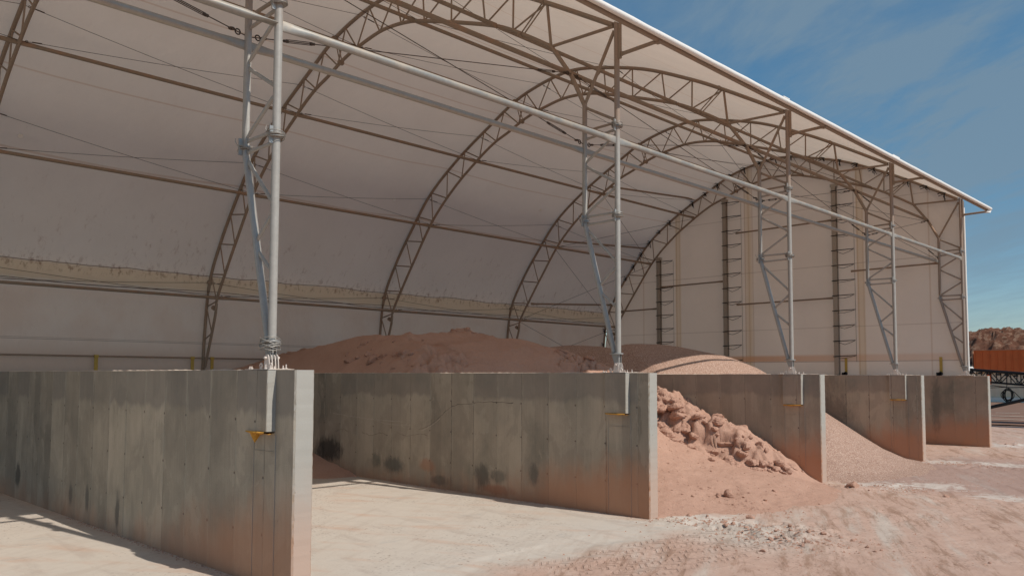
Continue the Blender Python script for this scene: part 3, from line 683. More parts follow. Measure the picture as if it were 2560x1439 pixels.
# members running from frame to frame; each a part of the shelter
for n in range(-1, 4):
    y0, y1 = n*S, (n+1)*S
    for gi, (x, z) in enumerate(GIRT):
        b = MB(); b.strut((x, y0+.03, z), (x, y1-.03, z), .063, 10, .55, True); b.build('purlin', M_PURL, shelter, (x, y0, z))
    b = MB(); b.strut((.0, y0+.06, 9.40), (.0, y1-.06, 9.40), .076, 14, .55, False if n < 0 else True); b.build('column_rail', M_RAIL, shelter, (0, y0, 9.4))
    b = MB(); b.strut((-1.07, y0+.06, 9.33), (-1.07, y1-.06, 9.33), .068, 12, .5, True); b.build('column_rail', M_RAILD, shelter, (-1.07, y0, 9.3))
    # crossing wire pairs between outer chord and purlins
    for gi in range(5):
        x, z = GIRT[gi]; k = near(outc, (x, z)); s_ = LO[k]+(.75 if gi < 3 else .5); o_ = at(outc, LO, s_)
        ya, yb = y0, y1
        for (pa, pb) in (((o_[0], ya, o_[1]), (x+.02, yb, z+.06)), ((x+.02, ya, z+.06), (o_[0], yb, o_[1]))):
            b = MB(); A = Vector(pa); B = Vector(pb); sag = Vector((0, 0, -.06))
            b.path([A+(B-A)*t+sag*(4*t*(1-t)) for t in (0, .2, .4, .6, .8, 1)], .0085, 5)
            d = (B-A).normalized(); b.tube(A+d*.35, A+d*.62, .02, 6)
            b.ring(A+d*.2, (1, 0, 0), .035, .01, 8, 5)
            b.build('brace_cable', M_CABLE, shelter, pa)
    for (pa, pb) in (((-1.5, y0, 11.54), (-1.07, y1, 9.5)), ((-1.07, y0, 9.5), (-1.5, y1, 11.54))):
        b = MB(); A = Vector(pa); B = Vector(pb); d = (B-A).normalized(); b.tube(A, B, .010, 6)
        for q, sg in ((A, 1), (B, -1)):
            b.tube(q+d*sg*.75, q+d*sg*.85, .028, 6); b.tube(q+d*sg*1.35, q+d*sg*1.45, .028, 6)
            b.tube(q+d*sg*.8+Vector((0, 0, .028)), q+d*sg*1.4+Vector((0, 0, .028)), .009, 5); b.tube(q+d*sg*.8-Vector((0, 0, .028)), q+d*sg*1.4-Vector((0, 0, .028)), .009, 5)
            b.ring(q+d*sg*.2, (1, 0, 0), .05, .014, 10, 5); b.ring(q+d*sg*.32, (0, 0, 1), .05, .014, 10, 5)
        b.build('brace_rod', M_CABLE, shelter, pa)
    b = MB(); b.tube((1.27, y0, 11.66), (1.27, y1 if n < 3 else y1-.3, 11.66), .062, 10); b.build('eave_pipe', M_BROWN, shelter, (1.27, y0, 11.66))
# extra struts and cross cables in the last bay
for (pa, pb) in (((-20.85, 28.8, 7.72), (-22.1, 38.4, 8.34)), ((-18.3, 28.8, 11.2), (-19.27, 38.4, 11.98)), ((-14.9, 28.8, 13.85), (-15.44, 38.4, 14.75))):
    b = MB(); b.strut(pa, pb, .055, 8, .5); b.build('purlin', M_PURL, shelter, pa)
for (pa, pb) in (((-22.6, 28.8, 3.8), (-21.9, 38.4, 6.7)), ((-21.8, 28.8, 6.7), (-22.6, 38.4, 3.8)), ((-21.8, 28.8, 6.8), (-18.9, 38.4, 10.8)), ((-18.9, 28.8, 10.8), (-21.9, 38.4, 6.8)),
                 ((-18.8, 28.8, 10.9), (-15.6, 38.4, 13.5)), ((-15.5, 28.8, 13.6), (-18.9, 38.4, 10.9)), ((-11.5, 28.8, 15.1), (-8.2, 38.4, 15.1)), ((-8.2, 28.8, 15.1), (-11.5, 38.4, 15.1)), ((-8.2, 28.8, 15.1), (-4.4, 38.4, 13.7)), ((-4.4, 28.8, 13.7), (-8.2, 38.4, 15.1))):
    b = MB(); b.tube(pa, pb, .011, 5); b.build('brace_cable', M_CABLE, shelter, pa)

# fabric cover: follows the outer chord 9 cm outside it, drops over the eave pipe
prof = [(-23.04, 3.60), (-22.98, 4.15), (-22.95, 5.3)]
skin = []
for i, p in enumerate(outc):
    a = outc[max(i-1, 0)]; c = outc[min(i+1, len(outc)-1)]; tx, tz = c[0]-a[0], c[1]-a[1]; L = math.hypot(tx, tz)
    skin.append((p[0]-tz/L*.10, p[1]+tx/L*.10))
skin = [q for q in skin if q[1] > 3.7 or q[0] > -20]
skin = [(-23.08, 3.50)]+skin+[(.65, 12.12), (1.32, 11.765), (1.40, 11.745)]
LS = arc(skin); ns = 96
ysk = [-19.2]+rng(-9.6, 37.9, .8)+[38.12]
def skinp(i, y):
    s_ = LS[-1]*i/ns; x, z = at(skin, LS, s_)
    fr_ = (y/S) % 1; bow = 4*fr_*(1-fr_)
    e = min(1, s_/2, (LS[-1]-s_)/3)
    off = -.11*bow*e+.025*e*noise.noise(Vector((s_*.35, y*.4, 0)))
    # slack fold with rope pocket low on the back
    k = math.exp(-((z-7.35)/.28)**2) if x < -18 else 0
    off2 = .10*k*(1-.75*(1-bow))+.03*k*noise.noise(Vector((s_*3, y*1.1, 2)))
    k2 = math.exp(-((z-7.72)/.10)**2) if x < -18 else 0
    off2 -= .05*k2
    a = at(skin, LS, max(0, s_-.2)); c = at(skin, LS, s_+.2); tx, tz = c[0]-a[0], c[1]-a[1]; L = math.hypot(tx, tz) or 1
    return (x+tz/L*(off*-1+off2), y, z-tx/L*(off*-1+off2))
b = MB(); vs = []; idx = []
ilist = [i*.25 for i in range(0, 40)]+[10+i for i in range(0, ns-9)]
for y in ysk:
    for i in ilist: vs.append(skinp(i, y))
m_ = len(ilist); fs = [(j*m_+i, (j+1)*m_+i, (j+1)*m_+i+1, j*m_+i+1) for j in range(len(ysk)-1) for i in range(m_-1)]
b.add(vs, fs, True); b.build('fabric_cover', M_FAB, shelter, (-23, 0, 3.5))
# rolled white edge along the eave
b = MB(); pts = []
for y in rng(-19.2, 38.15, .6): pts.append((1.43+.008*noise.noise(Vector((y*.7, 0, 0))), y, 11.70+.012*noise.noise(Vector((y*.9, 3, 0)))))
b.path(pts, [.074+.007*noise.noise(Vector((p[1]*1.3, 9, 0))) for p in pts], 12); b.build('eave_roll', M_WHITEF, shelter, (1.43, -19, 11.7))
b = MB(); b.box(1.36, 1.47, 15.9, 16.3, 11.775, 11.80); b.box(1.33, 1.46, 24.9, 25.6, 11.775, 11.81)
vs = [(1.38, 38.1, 11.72), (1.46, 38.15, 11.62), (1.44, 38.05, 11.5), (1.34, 37.7, 11.52), (1.2, 38.0, 11.5)]
b.add(vs, [(0, 1, 2, 3), (3, 2, 4)]); b.build('torn_flap', M_WHITEF, shelter, (1.4, 16, 11.8))
# hem pipe low on the back and its edge rope
b = MB(); b.tube((-22.90, -9.6, 4.16), (-22.90, 38.2, 4.16), .028, 8); b.build('hem_pipe', M_BROWN, shelter, (-22.9, 0, 4.16))
b = MB(); b.path([(-22.37+.05*noise.noise(Vector((y*.5, 1, 0))), y, 7.04+.05*math.cos(y/S*2*math.pi)) for y in rng(-9.6, 38.2, .6)], .012, 5); b.build('pocket_rope', M_CABLE, shelter, (-22.4, 0, 7))
# fabric end wall just beyond the last frame
YG = 38.62
b = MB(); vs = []; fs = []
gp = [p for p in skin if p[0] < .0]+[(.1, 12.35)]
xsG = rng(-22.9, .12, .35); nz_ = 40
def topz(x):
    for a, c in zip(gp, gp[1:]):
        if a[0] <= x <= c[0]: return a[1]+(c[1]-a[1])*(x-a[0])/max(1e-6, c[0]-a[0])
    return gp[0][1] if x < gp[0][0] else gp[-1][1]
for x in xsG:
    t = topz(x) if x > -22.8 else 5.2
    for j in range(nz_+1):
        z = 3.50+(t-3.50)*j/nz_
        e = min(1, j/4, (nz_-j)/4); pl_ = 0
        d2 = t-z
        if x > -9: pl_ = .035*math.sin((x*1.2+z)*7)*max(0, 1-d2/1.8)*e     # gathered pleats under the eave
        vs.append((x, YG+pl_+.03*e*noise.noise(Vector((x*.5, z*.5, 7))), z))
for i in range(len(xsG)-1):
    for j in range(nz_): fs.append((i*(nz_+1)+j, (i+1)*(nz_+1)+j, (i+1)*(nz_+1)+j+1, i*(nz_+1)+j+1))
b.add(vs, fs, True); b.build('end_fabric', M_GAB, shelter, (-11, YG, 3.5))
# bright outer edge of the end fabric wrapped round the last column
b = MB(); b.path([(.115, 38.55, 3.75), (.112, 38.55, 12.0)], .05, 10); b.build('edge_lashing', M_WHITEF, shelter, (.11, 38.55, 3.7))
# strip of roof fabric closing onto the end fabric
b = MB(); vs = []
for p in skin[:-3]:
    vs += [(p[0], 38.10, p[1]-.004), (p[0], YG+.03, p[1]-.02)]
b.add(vs, [(2*i, 2*i+1, 2*i+3, 2*i+2) for i in range(len(vs)//2-1)], True); b.build('end_closure', M_FAB, shelter, (-10, 38.3, 16))
# lashing knots along the last arch
def knot(p, parent, rd, down=.35):
    b = MB()
    b.path([(p[0]-.28, 38.30, p[1]+.02), (p[0]-.05, 38.24, p[1]+.07), (p[0]+.12, 38.26, p[1])], .024, 5)
    b.path([(p[0]-.25, 38.33, p[1]-.09), (p[0], 38.25, p[1]-.05), (p[0]+.12, 38.28, p[1]+.03)], .02, 5)
    for k in range(3):
        q = p[0]+rd.uniform(-.02, .14); b.path([(p[0]+.05, 38.26, p[1]), (q, 38.24, p[1]-down*.5), (q+rd.uniform(0, .1), 38.26, p[1]-down*rd.uniform(.7, 1.1))], [.02, .022, .012], 5)
    b.build('lashing_strap', M_BLACK, parent, n3(p, 38.3))
rd = random.Random(5)
s0 = LO[near(outc, (-22.8, 4.6))]; s1 = LO[near(outc, (-.6, 12.7))]
for i in range(30): knot(at(outc, LO, s0+(s1-s0)*i/29), fr4, rd, .38 if i % 2 else .24)
# gable posts with rows of lacing straps, and girts between them
for px, zt, zb, z1 in ((-18.22, 11.2, 3.5, 10.95), (-13.32, 14.35, 3.5, 14.15), (-6.46, 14.2, 3.5, 13.85)):
    post = empty('end_post', (px, 38.4, 3.49), shelter)
    b = MB(); b.box(px-.125, px+.125, 38.28, 38.30, zb, zt); b.box(px-.125, px+.125, 38.50, 38.52, zb, zt); b.box(px-.012, px+.012, 38.302, 38.498, zb, zt)
    b.box(px-.17, px+.17, 38.27, 38.53, zt-.12, zt+.05)
    b.build('post_section', M_POST, post, (px, 38.4, zb))
    z = z1; k = 0
    while z > 4.3:
        b = MB(); x1 = px+.98+rd.uniform(-.04, .04); up_ = rd.uniform(.02, .07)
        b.path([(px-.16, 38.26, z-.01), (px+.15, 38.255, z), (px+.6, 38.44, z+up_*.5), (x1, 38.60, z+up_)], [.022, .024, .024, .016], 5)
        dp = rd.uniform(.08, .24); b.path([(px+.15, 38.27, z-rd.uniform(.05, .16)), (px+.45, 38.38, z-dp), (px+.75, 38.5, z-dp*.4), (x1-.05, 38.60, z+up_-.02)], .013, 5)
        b.build('lashing_strap', M_BLACK, post, (px, 38.3, z)); z -= .885 if px != -6.46 else .845; k += 1
    b = MB(); b.path([(px+1.0, 38.58, z1), (px+1.0, 38.585, 4.25)], .008, 5); b.build('lacing_rope', M_CABLE, post, (px+1, 38.6, 4))
for x0, x1, z in ((-18.05, -13.5, 9.28), (-12.6, -6.64, 7.80), (-12.6, -6.64, 12.2), (-5.6, -1.1, 9.25), (-21.4, -18.4, 7.85), (-22.0, -18.4, 5.4)):
    b = MB(); b.strut((x0, 38.4, z), (x1, 38.4, z+.03), .045, 8, .4); b.build('end_girt', M_PURL, shelter, (x0, 38.4, z))
# diagonal cables in front of the end fabric
for pa, pb in (((-11.5, 38.3, 14.9), (-1.6, 38.3, 11.5)), ((-1.07, 38.3, 9.4), (-6.3, 38.3, 12.9))):
    b = MB(); b.tube(pa, pb, .010, 5); b.build('brace_cable', M_CABLE, shelter, pa)
# yellow ratchet straps pulling the hem down
def hemstrap(x, y, alongx):
    b = MB(); w_ = .07
    if alongx: b.box(x-.015, x+.015, y-w_, y+w_, 3.56, 4.12); b.box(x-.02, x+.05, y-w_-.01, y+w_+.01, 4.10, 4.22)
    else: b.box(x-w_, x+w_, y-.015, y+.015, 3.60, 4.45); 
    o = b.build('hem_strap', M_YEL, shelter, (x, y, 3.5)); return o
for y in (5.05, 9.05, 9.95, 14.5, 18.9, 24, 28.4, 33): hemstrap(-22.80, y, True)
for x in (-6.02, -1.15, -13.0):
    hemstrap(x, 38.50, False)
    b = MB(); b.path([(x, 38.36, 3.6), (x, 38.46, 3.6)], .10, 12); b.box(x-.2, x+.02, 38.36, 38.46, 3.49, 3.66); b.build('strap_winch', M_DKST, shelter, (x, 38.4, 3.5))
# little repair patches in the cover
for (x, y, z) in ((-19.5, 1.18, 11.9), (-19.4, 17.33, 11.9), (-18.6, 27.0, 12.75)):
    i = near(skin, (x, z)); q = skin[i]; b = MB(); b.path([(q[0]+.06, y, q[1]-.06), (q[0]+.075, y, q[1]-.075)], .09, 7); b.build('patch', M_WHITEF, shelter, (q[0], y, q[1]))

# ------------------------------------------------------------------ piles
Pr = [(-1, -.2), (0, 0), (.5, .1), (1.4, .55), (2.3, 1.02), (3.3, 1.62), (4.4, 2.13), (5.4, 2.61), (6.4, 3.01), (7.5, 3.4), (9, 4.1), (12, 5.6)]
S1 = [(-23.5, 3.2), (-22.6, 3.9), (-21.8, 4.45), (-20.6, 4.35), (-19.4, 4.37), (-18.2, 4.65), (-15.5, 4.98), (-14, 5.06), (-13.3, 4.89), (-12.4, 5.0), (-11.9, 5.2), (-11.05, 4.91), (-9.9, 4.85), (-8.8, 4.57), (-7.96, 4.18), (-7.16, 3.79), (-6.76, 3.62), (-6.3, 3.5), (0, 3.4)]
def blocky(x, y, z=0, sc_=1.0):
    """angular clod relief from cell distances"""
    d, pt = noise.voronoi(Vector((x*sc_, y*sc_, z)))
    return (d[1]-d[0]), pt[0]
def ycrust(x): return interp([(-7, 15.2), (-5, 15.6), (-3.7, 15.9), (-2.4, 16.1), (-1.3, 16.45), (-.3, 16.8), (.6, 17.3), (1.2, 17.9)], x)+.28*noise.noise(Vector((x*1.3, 5, 0)))+.16*noise.noise(Vector((x*4, 5, 0)))
BP = [(-12, 6.2), (-9, 4.8), (-7.5, 4.0), (-6.3, 3.42), (-5.2, 2.95), (-4.3, 2.5), (-3.6, 2.1), (-3, 1.74), (-2.35, 1.32), (-1.9, 1.08), (-1.3, .84), (-.8, .70), (.3, .52), (1.0, .38), (2, .17), (2.8, .04), (3.4, -.06), (5, -.3)]
TP = [(-9, 4.6), (-6.3, 3.6), (-5, 3.25), (-3.9, 3.0), (-2.9, 2.64), (-2.05, 2.2), (-1.0, 1.74), (-.05, 1.17), (.7, .78), (1.3, .40), (2, .1)]
SH = [(9.6, 1.9), (10.5, 1.3), (12, .45), (14, 0), (16, 0), (17.5, .6), (19.1, 1.9)]
def sand_z(x, y):
    z = interp(BP, x+interp(SH, y)*min(1, max(0, (x+6)/3)))
    yr = 14.0 if x < -14 else 14.0+4.3*min(1, (x+14)/7.2)
    top = interp(S1, x)-.055*max(0, abs(y-yr)-.3)**1.6
    z = min(z, top)
    low = min(1, max(0, (z+.05)*5))
    z += (.05 if z < 3 else .10)*fbm(x*.7, y*.7, 3, 5)*low+.010*fbm(x*6, y*6, 3, 3)
    # slump ripples on the smooth face
    z += .05*low*(ridged(x*.9+.3*y, y*.35, 4, 3)-.5)*max(0, min(1, (x+6)/2))
    # broken crust lying along the second wall, its scarp facing the camera
    if -7.5 < x < 1.5:
        yc = ycrust(x)
        if y > yc:
            e = min(1, (y-yc)/.75); e = e*e*(3-2*e); fade = max(0, min(1, (1.2-x)/.9))
            p1, c1 = plates(x, y, .85, 1); p2, c2 = plates(x, y, 2.1, 4, .2); p3, c3 = plates(x, y, 5.5, 9, .1)
            T = interp(TP, x)-.30*max(0, y-17.4)-.16*max(0, 16.9-y)
            amp = max(.3, min(1, (.6-x)/2.5))
            T += amp*(.26*(p1-.5)-.16*(1-c1)+.16*(p2-.5)-.09*(1-c2)+.07*p3-.05*(1-c3))+.05*fbm(x*3, y*3, 1, 3)
            ledge = .55+.45*min(1, max(0, (y-yc-.16-.25*p2)/.12))
            if T > z: z = z+(T-z)*e*ledge*fade
    for (cx, cy, r_, a) in ((-11.8, 15.3, 1.2, .26), (-13.4, 11.0, 1.9, .42), (-9.6, 10.9, 2.0, .55), (-7.3, 17.6, 1.6, .22), (-16.8, 13, 1.5, .10), (-22, 13.5, 1.8, .3), (-11.4, 10.9, 1.4, .5), (-8.6, 15.8, 1.0, .08)):
        d = math.hypot(x-cx, y-cy)/r_
        if d < 1.3:
            p1, c1 = plates(x, y, 1.5, 3); p2, c2 = plates(x, y, 3.6, 5, .15)
            z += a*max(0, 1-d/1.3)*(p1*.8-.35*(1-c1)+.35*p2-.2*(1-c2))
    z -= .05*max(0, ridged(x*.5+y*.22, y*.25-x*.1, 6, 3)-.70)
    # heaped to the top of the walls, never over them
    cap = 3.40+(.62 if x > -17 else .62+.06*(x+17))*max(0, y-9.75)+.05*noise.noise(Vector((x*2, y, 3)))
    if x > -6.8: cap = min(cap, 3.44+.22*math.exp(-((x+5.9)/.5)**2-((y-10)/.6)**2)+.12*math.exp(-((x+4.5)/.7)**2-((y-10)/.6)**2)+.10*math.exp(-((x+.9)/.4)**2-((y-10)/.5)**2)+.35*max(0, min(1, (y-11)/5))*max(0, min(1, (-6.0-x)/.8)))
    z = min(z, cap, 3.42+.6*max(0, 19.05-y))
    return z
def sand_v(x, y):
    z = sand_z(x, y); dx = dy = 0
    if -7 < x < 1.3 and y > 14.5:
        yc = ycrust(x); k = max(0, min(1, (y-yc+.05)/.25))*max(0, min(1, (19.0-y)/.5))*max(0, min(1, (1.2-x)/1.6))
        if k > 0:
            d, pt = noise.voronoi(Vector((x*1.1+.3*noise.noise(Vector((x*2, z*2, 0))), y*.8, z*1.9))); q = pt[0]
            o1 = (math.sin(q.x*71+q.y*33+q.z*57)*.5+.5)*.10*min(1, (d[1]-d[0])*3)
            d2, pt2 = noise.voronoi(Vector((x*3.1, y*2.4, z*4.6))); q2 = pt2[0]
            o2 = (math.sin(q2.x*71+q2.y*33+q2.z*57)*.5+.5)*.05*min(1, (d2[1]-d2[0])*3)
            o_ = (o1+o2-.06+.06*fbm(x*4, y*4, z*6, 2))*k
            dx = o_*.45; dy = -o_*.89; z += o_*.25
    return (x+dx, y+dy, z-.02)
o = grid(rng(-23, -9.1, .14)+rng(-9, 3.6, .055), rng(9.68, 14.5, .055)[:-1]+rng(14.5, 19.1, .04), sand_v, 'sand_pile', M_SAND, None, (-8, 14.4, 0), keep=lambda v: v[2] > -.16)
tag(o, 'tall pile of red sand with a broken crusty ridge filling the second bay', 'sand pile', 'stockpiles in the bays')
S2 = [(-22.9, 4.3), (-19, 4.75), (-16.5, 4.82), (-14.4, 4.86), (-13.2, 4.92), (-12.3, 4.88), (-11.2, 4.62), (-10.6, 4.66), (-9.55, 4.9), (-8.7, 4.87), (-7.8, 4.74), (-7.0, 4.58), (-5.84, 4.36), (-4.9, 4.0), (-4.0, 3.47), (-3, 2.95), (0, 1.4)]
def grav_z(x, y):
    toe = 1.15+1.5*(1-((y-24)/4.5)**2)
    z = min(interp([(-1, -.2), (0, 0), (.8, .12), (1.8, .5), (2.6, .95), (4, 1.78), (6.6, 3.4), (12, 6.6)], toe-x), interp(S2, x)-.10*max(0, abs(y-24)-.6)**1.5)
    z = min(z, 3.40+.60*max(0, y-19.4), 3.40+.60*max(0, 28.6-y))
    return z+.02*fbm(x*.6, y*.6, 8, 3)*(1 if z < 3 else .4)+.006*fbm(x*7, y*7, 1, 2)
o = grid(rng(-23, -7, .25)+rng(-6.8, 3.6, .09), rng(19.38, 28.62, .09), lambda x, y: (x, y, grav_z(x, y)-.02), 'gravel_pile', M_GRAV, None, (-8, 24, 0), keep=lambda v: v[2] > -.16)
tag(o, 'smooth heap of fine reddish gravel in the third bay behind the red sand', 'gravel pile', 'stockpiles in the bays')
o = grid(rng(-19.5, -9.0, .13), rng(3.4, 9.40, .13), lambda x, y: (x, y, min(.6, .78-.26*math.hypot((x+14.4)*.85, (y-9.6)*1.15))+.06*fbm(x*1.2, y*1.2, 2, 4)+.03*ridged(x*2, y*2)), 'dirt_mound', M_SAND, None, (-14, 8, 0), keep=lambda v: v[2] > -.1)
tag(o, 'low mound of red dirt at the foot of the smudged wall', 'dirt mound')
# loose clods, each its own lump
def clod(x, y, z, s_, seed, label, grp='loose earth clods lying in front of the bays'):
    rd = random.Random(seed); b = MB(); vs = []; n1, n2 = 9, 14
    sx, sy, sz = rd.uniform(.8, 1.35), rd.uniform(.8, 1.25), rd.uniform(.5, .85)
    if s_ > .12: n1, n2 = 13, 20
    planes = []
    for _ in range(11):
        q = Vector((rd.gauss(0, 1), rd.gauss(0, 1), rd.gauss(0, 1))).normalized(); planes.append((q, rd.uniform(.52, .9)))
    def rad_(d):
        f = 1.05
        for q, h_ in planes:
            c_ = d.dot(q)
            if c_ > .05: f = min(f, h_/c_)
        q = d*1.6+Vector((seed*3.7, 0, 0)); f += .07*noise.noise(q*1.5)+.05*noise.noise(q*4)
        vd, _ = noise.voronoi(q*1.2); return f-.10*(1-min(1, (vd[1]-vd[0])*9))
    vs.append((0, 0, -sz*s_*rad_(Vector((0, 0, -1)))))
    for i in range(1, n1):
        th = math.pi*i/n1
        for j in range(n2):
            ph = 2*math.pi*j/n2; d = Vector((math.sin(th)*math.cos(ph), math.sin(th)*math.sin(ph), -math.cos(th))); f = rad_(d)
            vs.append((d.x*sx*s_*f, d.y*sy*s_*f, d.z*sz*s_*f))
    vs.append((0, 0, sz*s_*rad_(Vector((0, 0, 1))))); fs = []
    for j in range(n2): fs.append((0, 1+(j+1) % n2, 1+j))
    for i in range(n1-2):
        for j in range(n2): a = 1+i*n2+j; c = 1+i*n2+(j+1) % n2; fs.append((a, c, c+n2, a+n2))
    k = len(vs)-1
    for j in range(n2): fs.append((k, 1+(n1-2)*n2+j, 1+(n1-2)*n2+(j+1) % n2))
    b.add([(v[0]+x, v[1]+y, v[2]+z+s_*sz*.45) for v in vs], fs, False)
    o = b.build('earth_clod', M_CLOD, None, (x, y, z)); o.rotation_euler = (rd.uniform(-.35, .35), rd.uniform(-.35, .35), 0) if s_ > .07 else (0, 0, 0); tag(o, label, 'clod', grp); return o
def surf(x, y):
    z = gz(x, y)
    if 9.7 < y < 19.0 and x < 3.2: z = max(z, sand_z(x, y)-.02)
    return z
big = [(1.27, 12.75, .17, 'largest rounded red clod on the sand toe between the second and third walls'), (1.05, 13.05, .10, 'fist sized clod just behind the largest clod on the sand toe'),
       (2.68, 11.19, .15, 'flat topped brown clod at the left end of the broken crust strip'), (-1.1, 15.9, .12, 'round clod perched below the crusty ridge of the sand pile'),
       (-2.3, 18.3, .24, 'round pale boulder-like clod sitting on top of the crusty ridge'), (2.30, 18.3, .17, 'dark red clod at the foot of the third wall end'), (4.85, 18.6, .09, 'dark clod on the gravelly yard right of the third wall')]
for i, (x, y, s_, lab) in enumerate(big): clod(x, y, surf(x, y), s_, 100+i, lab)
rd = random.Random(21)
for k in range(150):
    t = rd.random()**.85; x = -5.4+6.0*t; u = rd.random()
    y = ycrust(x)+(rd.uniform(-.12, .80) if u < .72 else rd.uniform(.8, 1.9))
    s_ = rd.choice((.10, .13, .16, .20, .25, .32, .40))*(1-.5*t)*(1 if u < .72 else .75)
    o = clod(x, y, surf(x, y)-s_*.62, s_, 400+k, 'chunk of red crust in the broken ridge beside the third wall', 'crust chunks in the ridge of the sand pile'); o.name = 'crust_chunk'
rd = random.Random(33)
for k in range(46):
    cx, cy, r_ = rd.choice(((-11.5, 11.0, 1.3), (-9.4, 11.0, 1.2), (-13.2, 11.2, 1.0), (-7.6, 17.4, 1.0), (-11.9, 15.2, .6)))
    x = rd.gauss(cx, r_*.5); y = max(10.2, rd.gauss(cy, r_*.35)); s_ = rd.choice((.09, .12, .16, .22, .3))
    o = clod(x, y, surf(x, y)-s_*.55, s_, 700+k, 'lump of dark red crust on top of the shaded sand pile', 'lumps on the shaded sand pile'); o.name = 'crust_lump'
rd = random.Random(11)
spots = []
for (cx, cy, sxp, syp, num) in ((1.2, 12.6, .5, .8, 14), (3.8, 10.1, 1.3, .5, 26), (2.4, 9.9, .7, .35, 16), (4.7, 9.3, .6, .5, 16), (-.6, 14.2, 1.6, 1.6, 16), (2.3, 18.5, .6, .3, 12), (3.6, 27.7, 1.2, .4, 8), (-2.2, 16.4, 1.4, .6, 14), (1.9, 41, 1.0, .5, 8)):
    for k in range(num): spots.append((rd.gauss(cx, sxp), rd.gauss(cy, syp)))
protos = []
for i in range(6): pass
for i, (x, y) in enumerate(spots):
    s_ = rd.choice((.025, .03, .035, .045, .055, .07))
    if i < 6:
        o = clod(x, y, surf(x, y)-.005, .05, 300+i, 'small crumb of red earth among many scattered on the yard and sand toe', 'small earth crumbs'); o.name = 'earth_crumb'; protos.append(o)
    else:
        o = protos[i % 6].copy(); COL.objects.link(o); o.location = (x, y, surf(x, y)-.005); o.scale = (s_/.05,)*3; o.rotation_euler = (rd.uniform(-.4, .4), rd.uniform(-.4, .4), rd.uniform(0, 6.28))

b = MB(); rd = random.Random(77)
def grit(x, y, r):
    z = surf(x, y); vs = []
    for dx, dy, dz in ((1, 0, 0), (-.6, .8, 0), (-.5, -.9, .1), (.1, 0, .9)): vs.append((x+dx*r*rd.uniform(.6, 1.2), y+dy*r*rd.uniform(.6, 1.2), z-.003+dz*r*rd.uniform(.6, 1.1)))
    b.add(vs, [(0, 1, 3), (1, 2, 3), (2, 0, 3)])
for k in range(2600): 
    x = rd.uniform(1.2, 9); y = rd.uniform(3, 40)
    if noise.noise(Vector((x*.6, y*.6, 3))) > -.05: grit(x, y, rd.choice((.008, .012, .016, .024, .035)))
for n_ in (0, 1):
    for k in range(700): grit(rd.uniform(-9, 1.0), n_*S-T2-.01-abs(rd.gauss(0, .06)), rd.choice((.008, .012, .018, .026)))
for cx, cy, sp_ in ((2.6, 9.7, .8), (4.0, 10.1, 1.0), (1.9, 12.4, .8), (3.0, 19.2, .8), (2.4, 28.5, .8), (4.6, 9.2, .8)):
    for k in range(260): grit(rd.gauss(cx, sp_), rd.gauss(cy, sp_*.5), rd.choice((.01, .016, .024, .035, .05)))
for k in range(420):
    x = rd.uniform(-3.5, 2.5); y = rd.uniform(10.2, 17); grit(x, y, rd.choice((.012, .018, .028, .04)))
tag(b.build('loose_grit', M_CLOD, None, (3, 12, 0)), 'loose earth grit scattered over the yard and along the wall feet', 'grit', kind='stuff')

# ------------------------------------------------------------------ far yard
def rays(u, v, Y):
    d = fw+r2*((u-1280)/2053.0927)+u2*((813.746-v)/2053.0927); return CAM+d*((Y-CAM.y)/d.y)
hill = grid(rng(-75, 20, .55), rng(168, 215, .6), lambda x, y: (x, y, max(-1, (min(1, (y-168)/16)*(12.6+1.1*fbm(x*.06, y*.06, 1, 3)+max(0, (x+40)*.03)))+(2.2*(ridged(x*.22, y*.22, 3, 5)-.6)+1.1*fbm(x*.8, y*.8, 2, 4) if y > 169 else 0))), 'hill', sand_mat('red_rock', (.15, .062, .042), (.38, .18, .11), (.52, .34, .23), 1.4, 3.2, .55))
tag(hill, kind='structure')
for k, (u_, v_) in enumerate(((2456, 828), (2462, 829), (2530, 826))):
    p = rays(u_, v_+3, 186); b = MB(); rdb = random.Random(k)
    for _ in range(160):
        d = Vector((rdb.gauss(0, 1), rdb.gauss(0, 1), rdb.gauss(0, 1))).normalized()*rdb.uniform(.3, .9)
        q = p+d; e = Vector((rdb.uniform(-.2, .2), rdb.uniform(-.2, .2), rdb.uniform(-.2, .2))); f_ = Vector((rdb.uniform(-.2, .2), rdb.uniform(-.2, .2), rdb.uniform(-.2, .2)))
        b.add([q, q+e, q+f_], [(0, 1, 2)])
    b.tube(p-Vector((0, 0, 3)), p, .06, 5)
    tag(b.build('desert_shrub', simple('shrub_green', (.05, .06, .035), .9), None, p), ('small dark shrub on the ridge of the red rock hill, left one', 'small dark shrub right beside the leftmost shrub on the hill', 'small dark shrub farther right along the hill ridge')[k], 'shrub', 'shrubs on the hill')
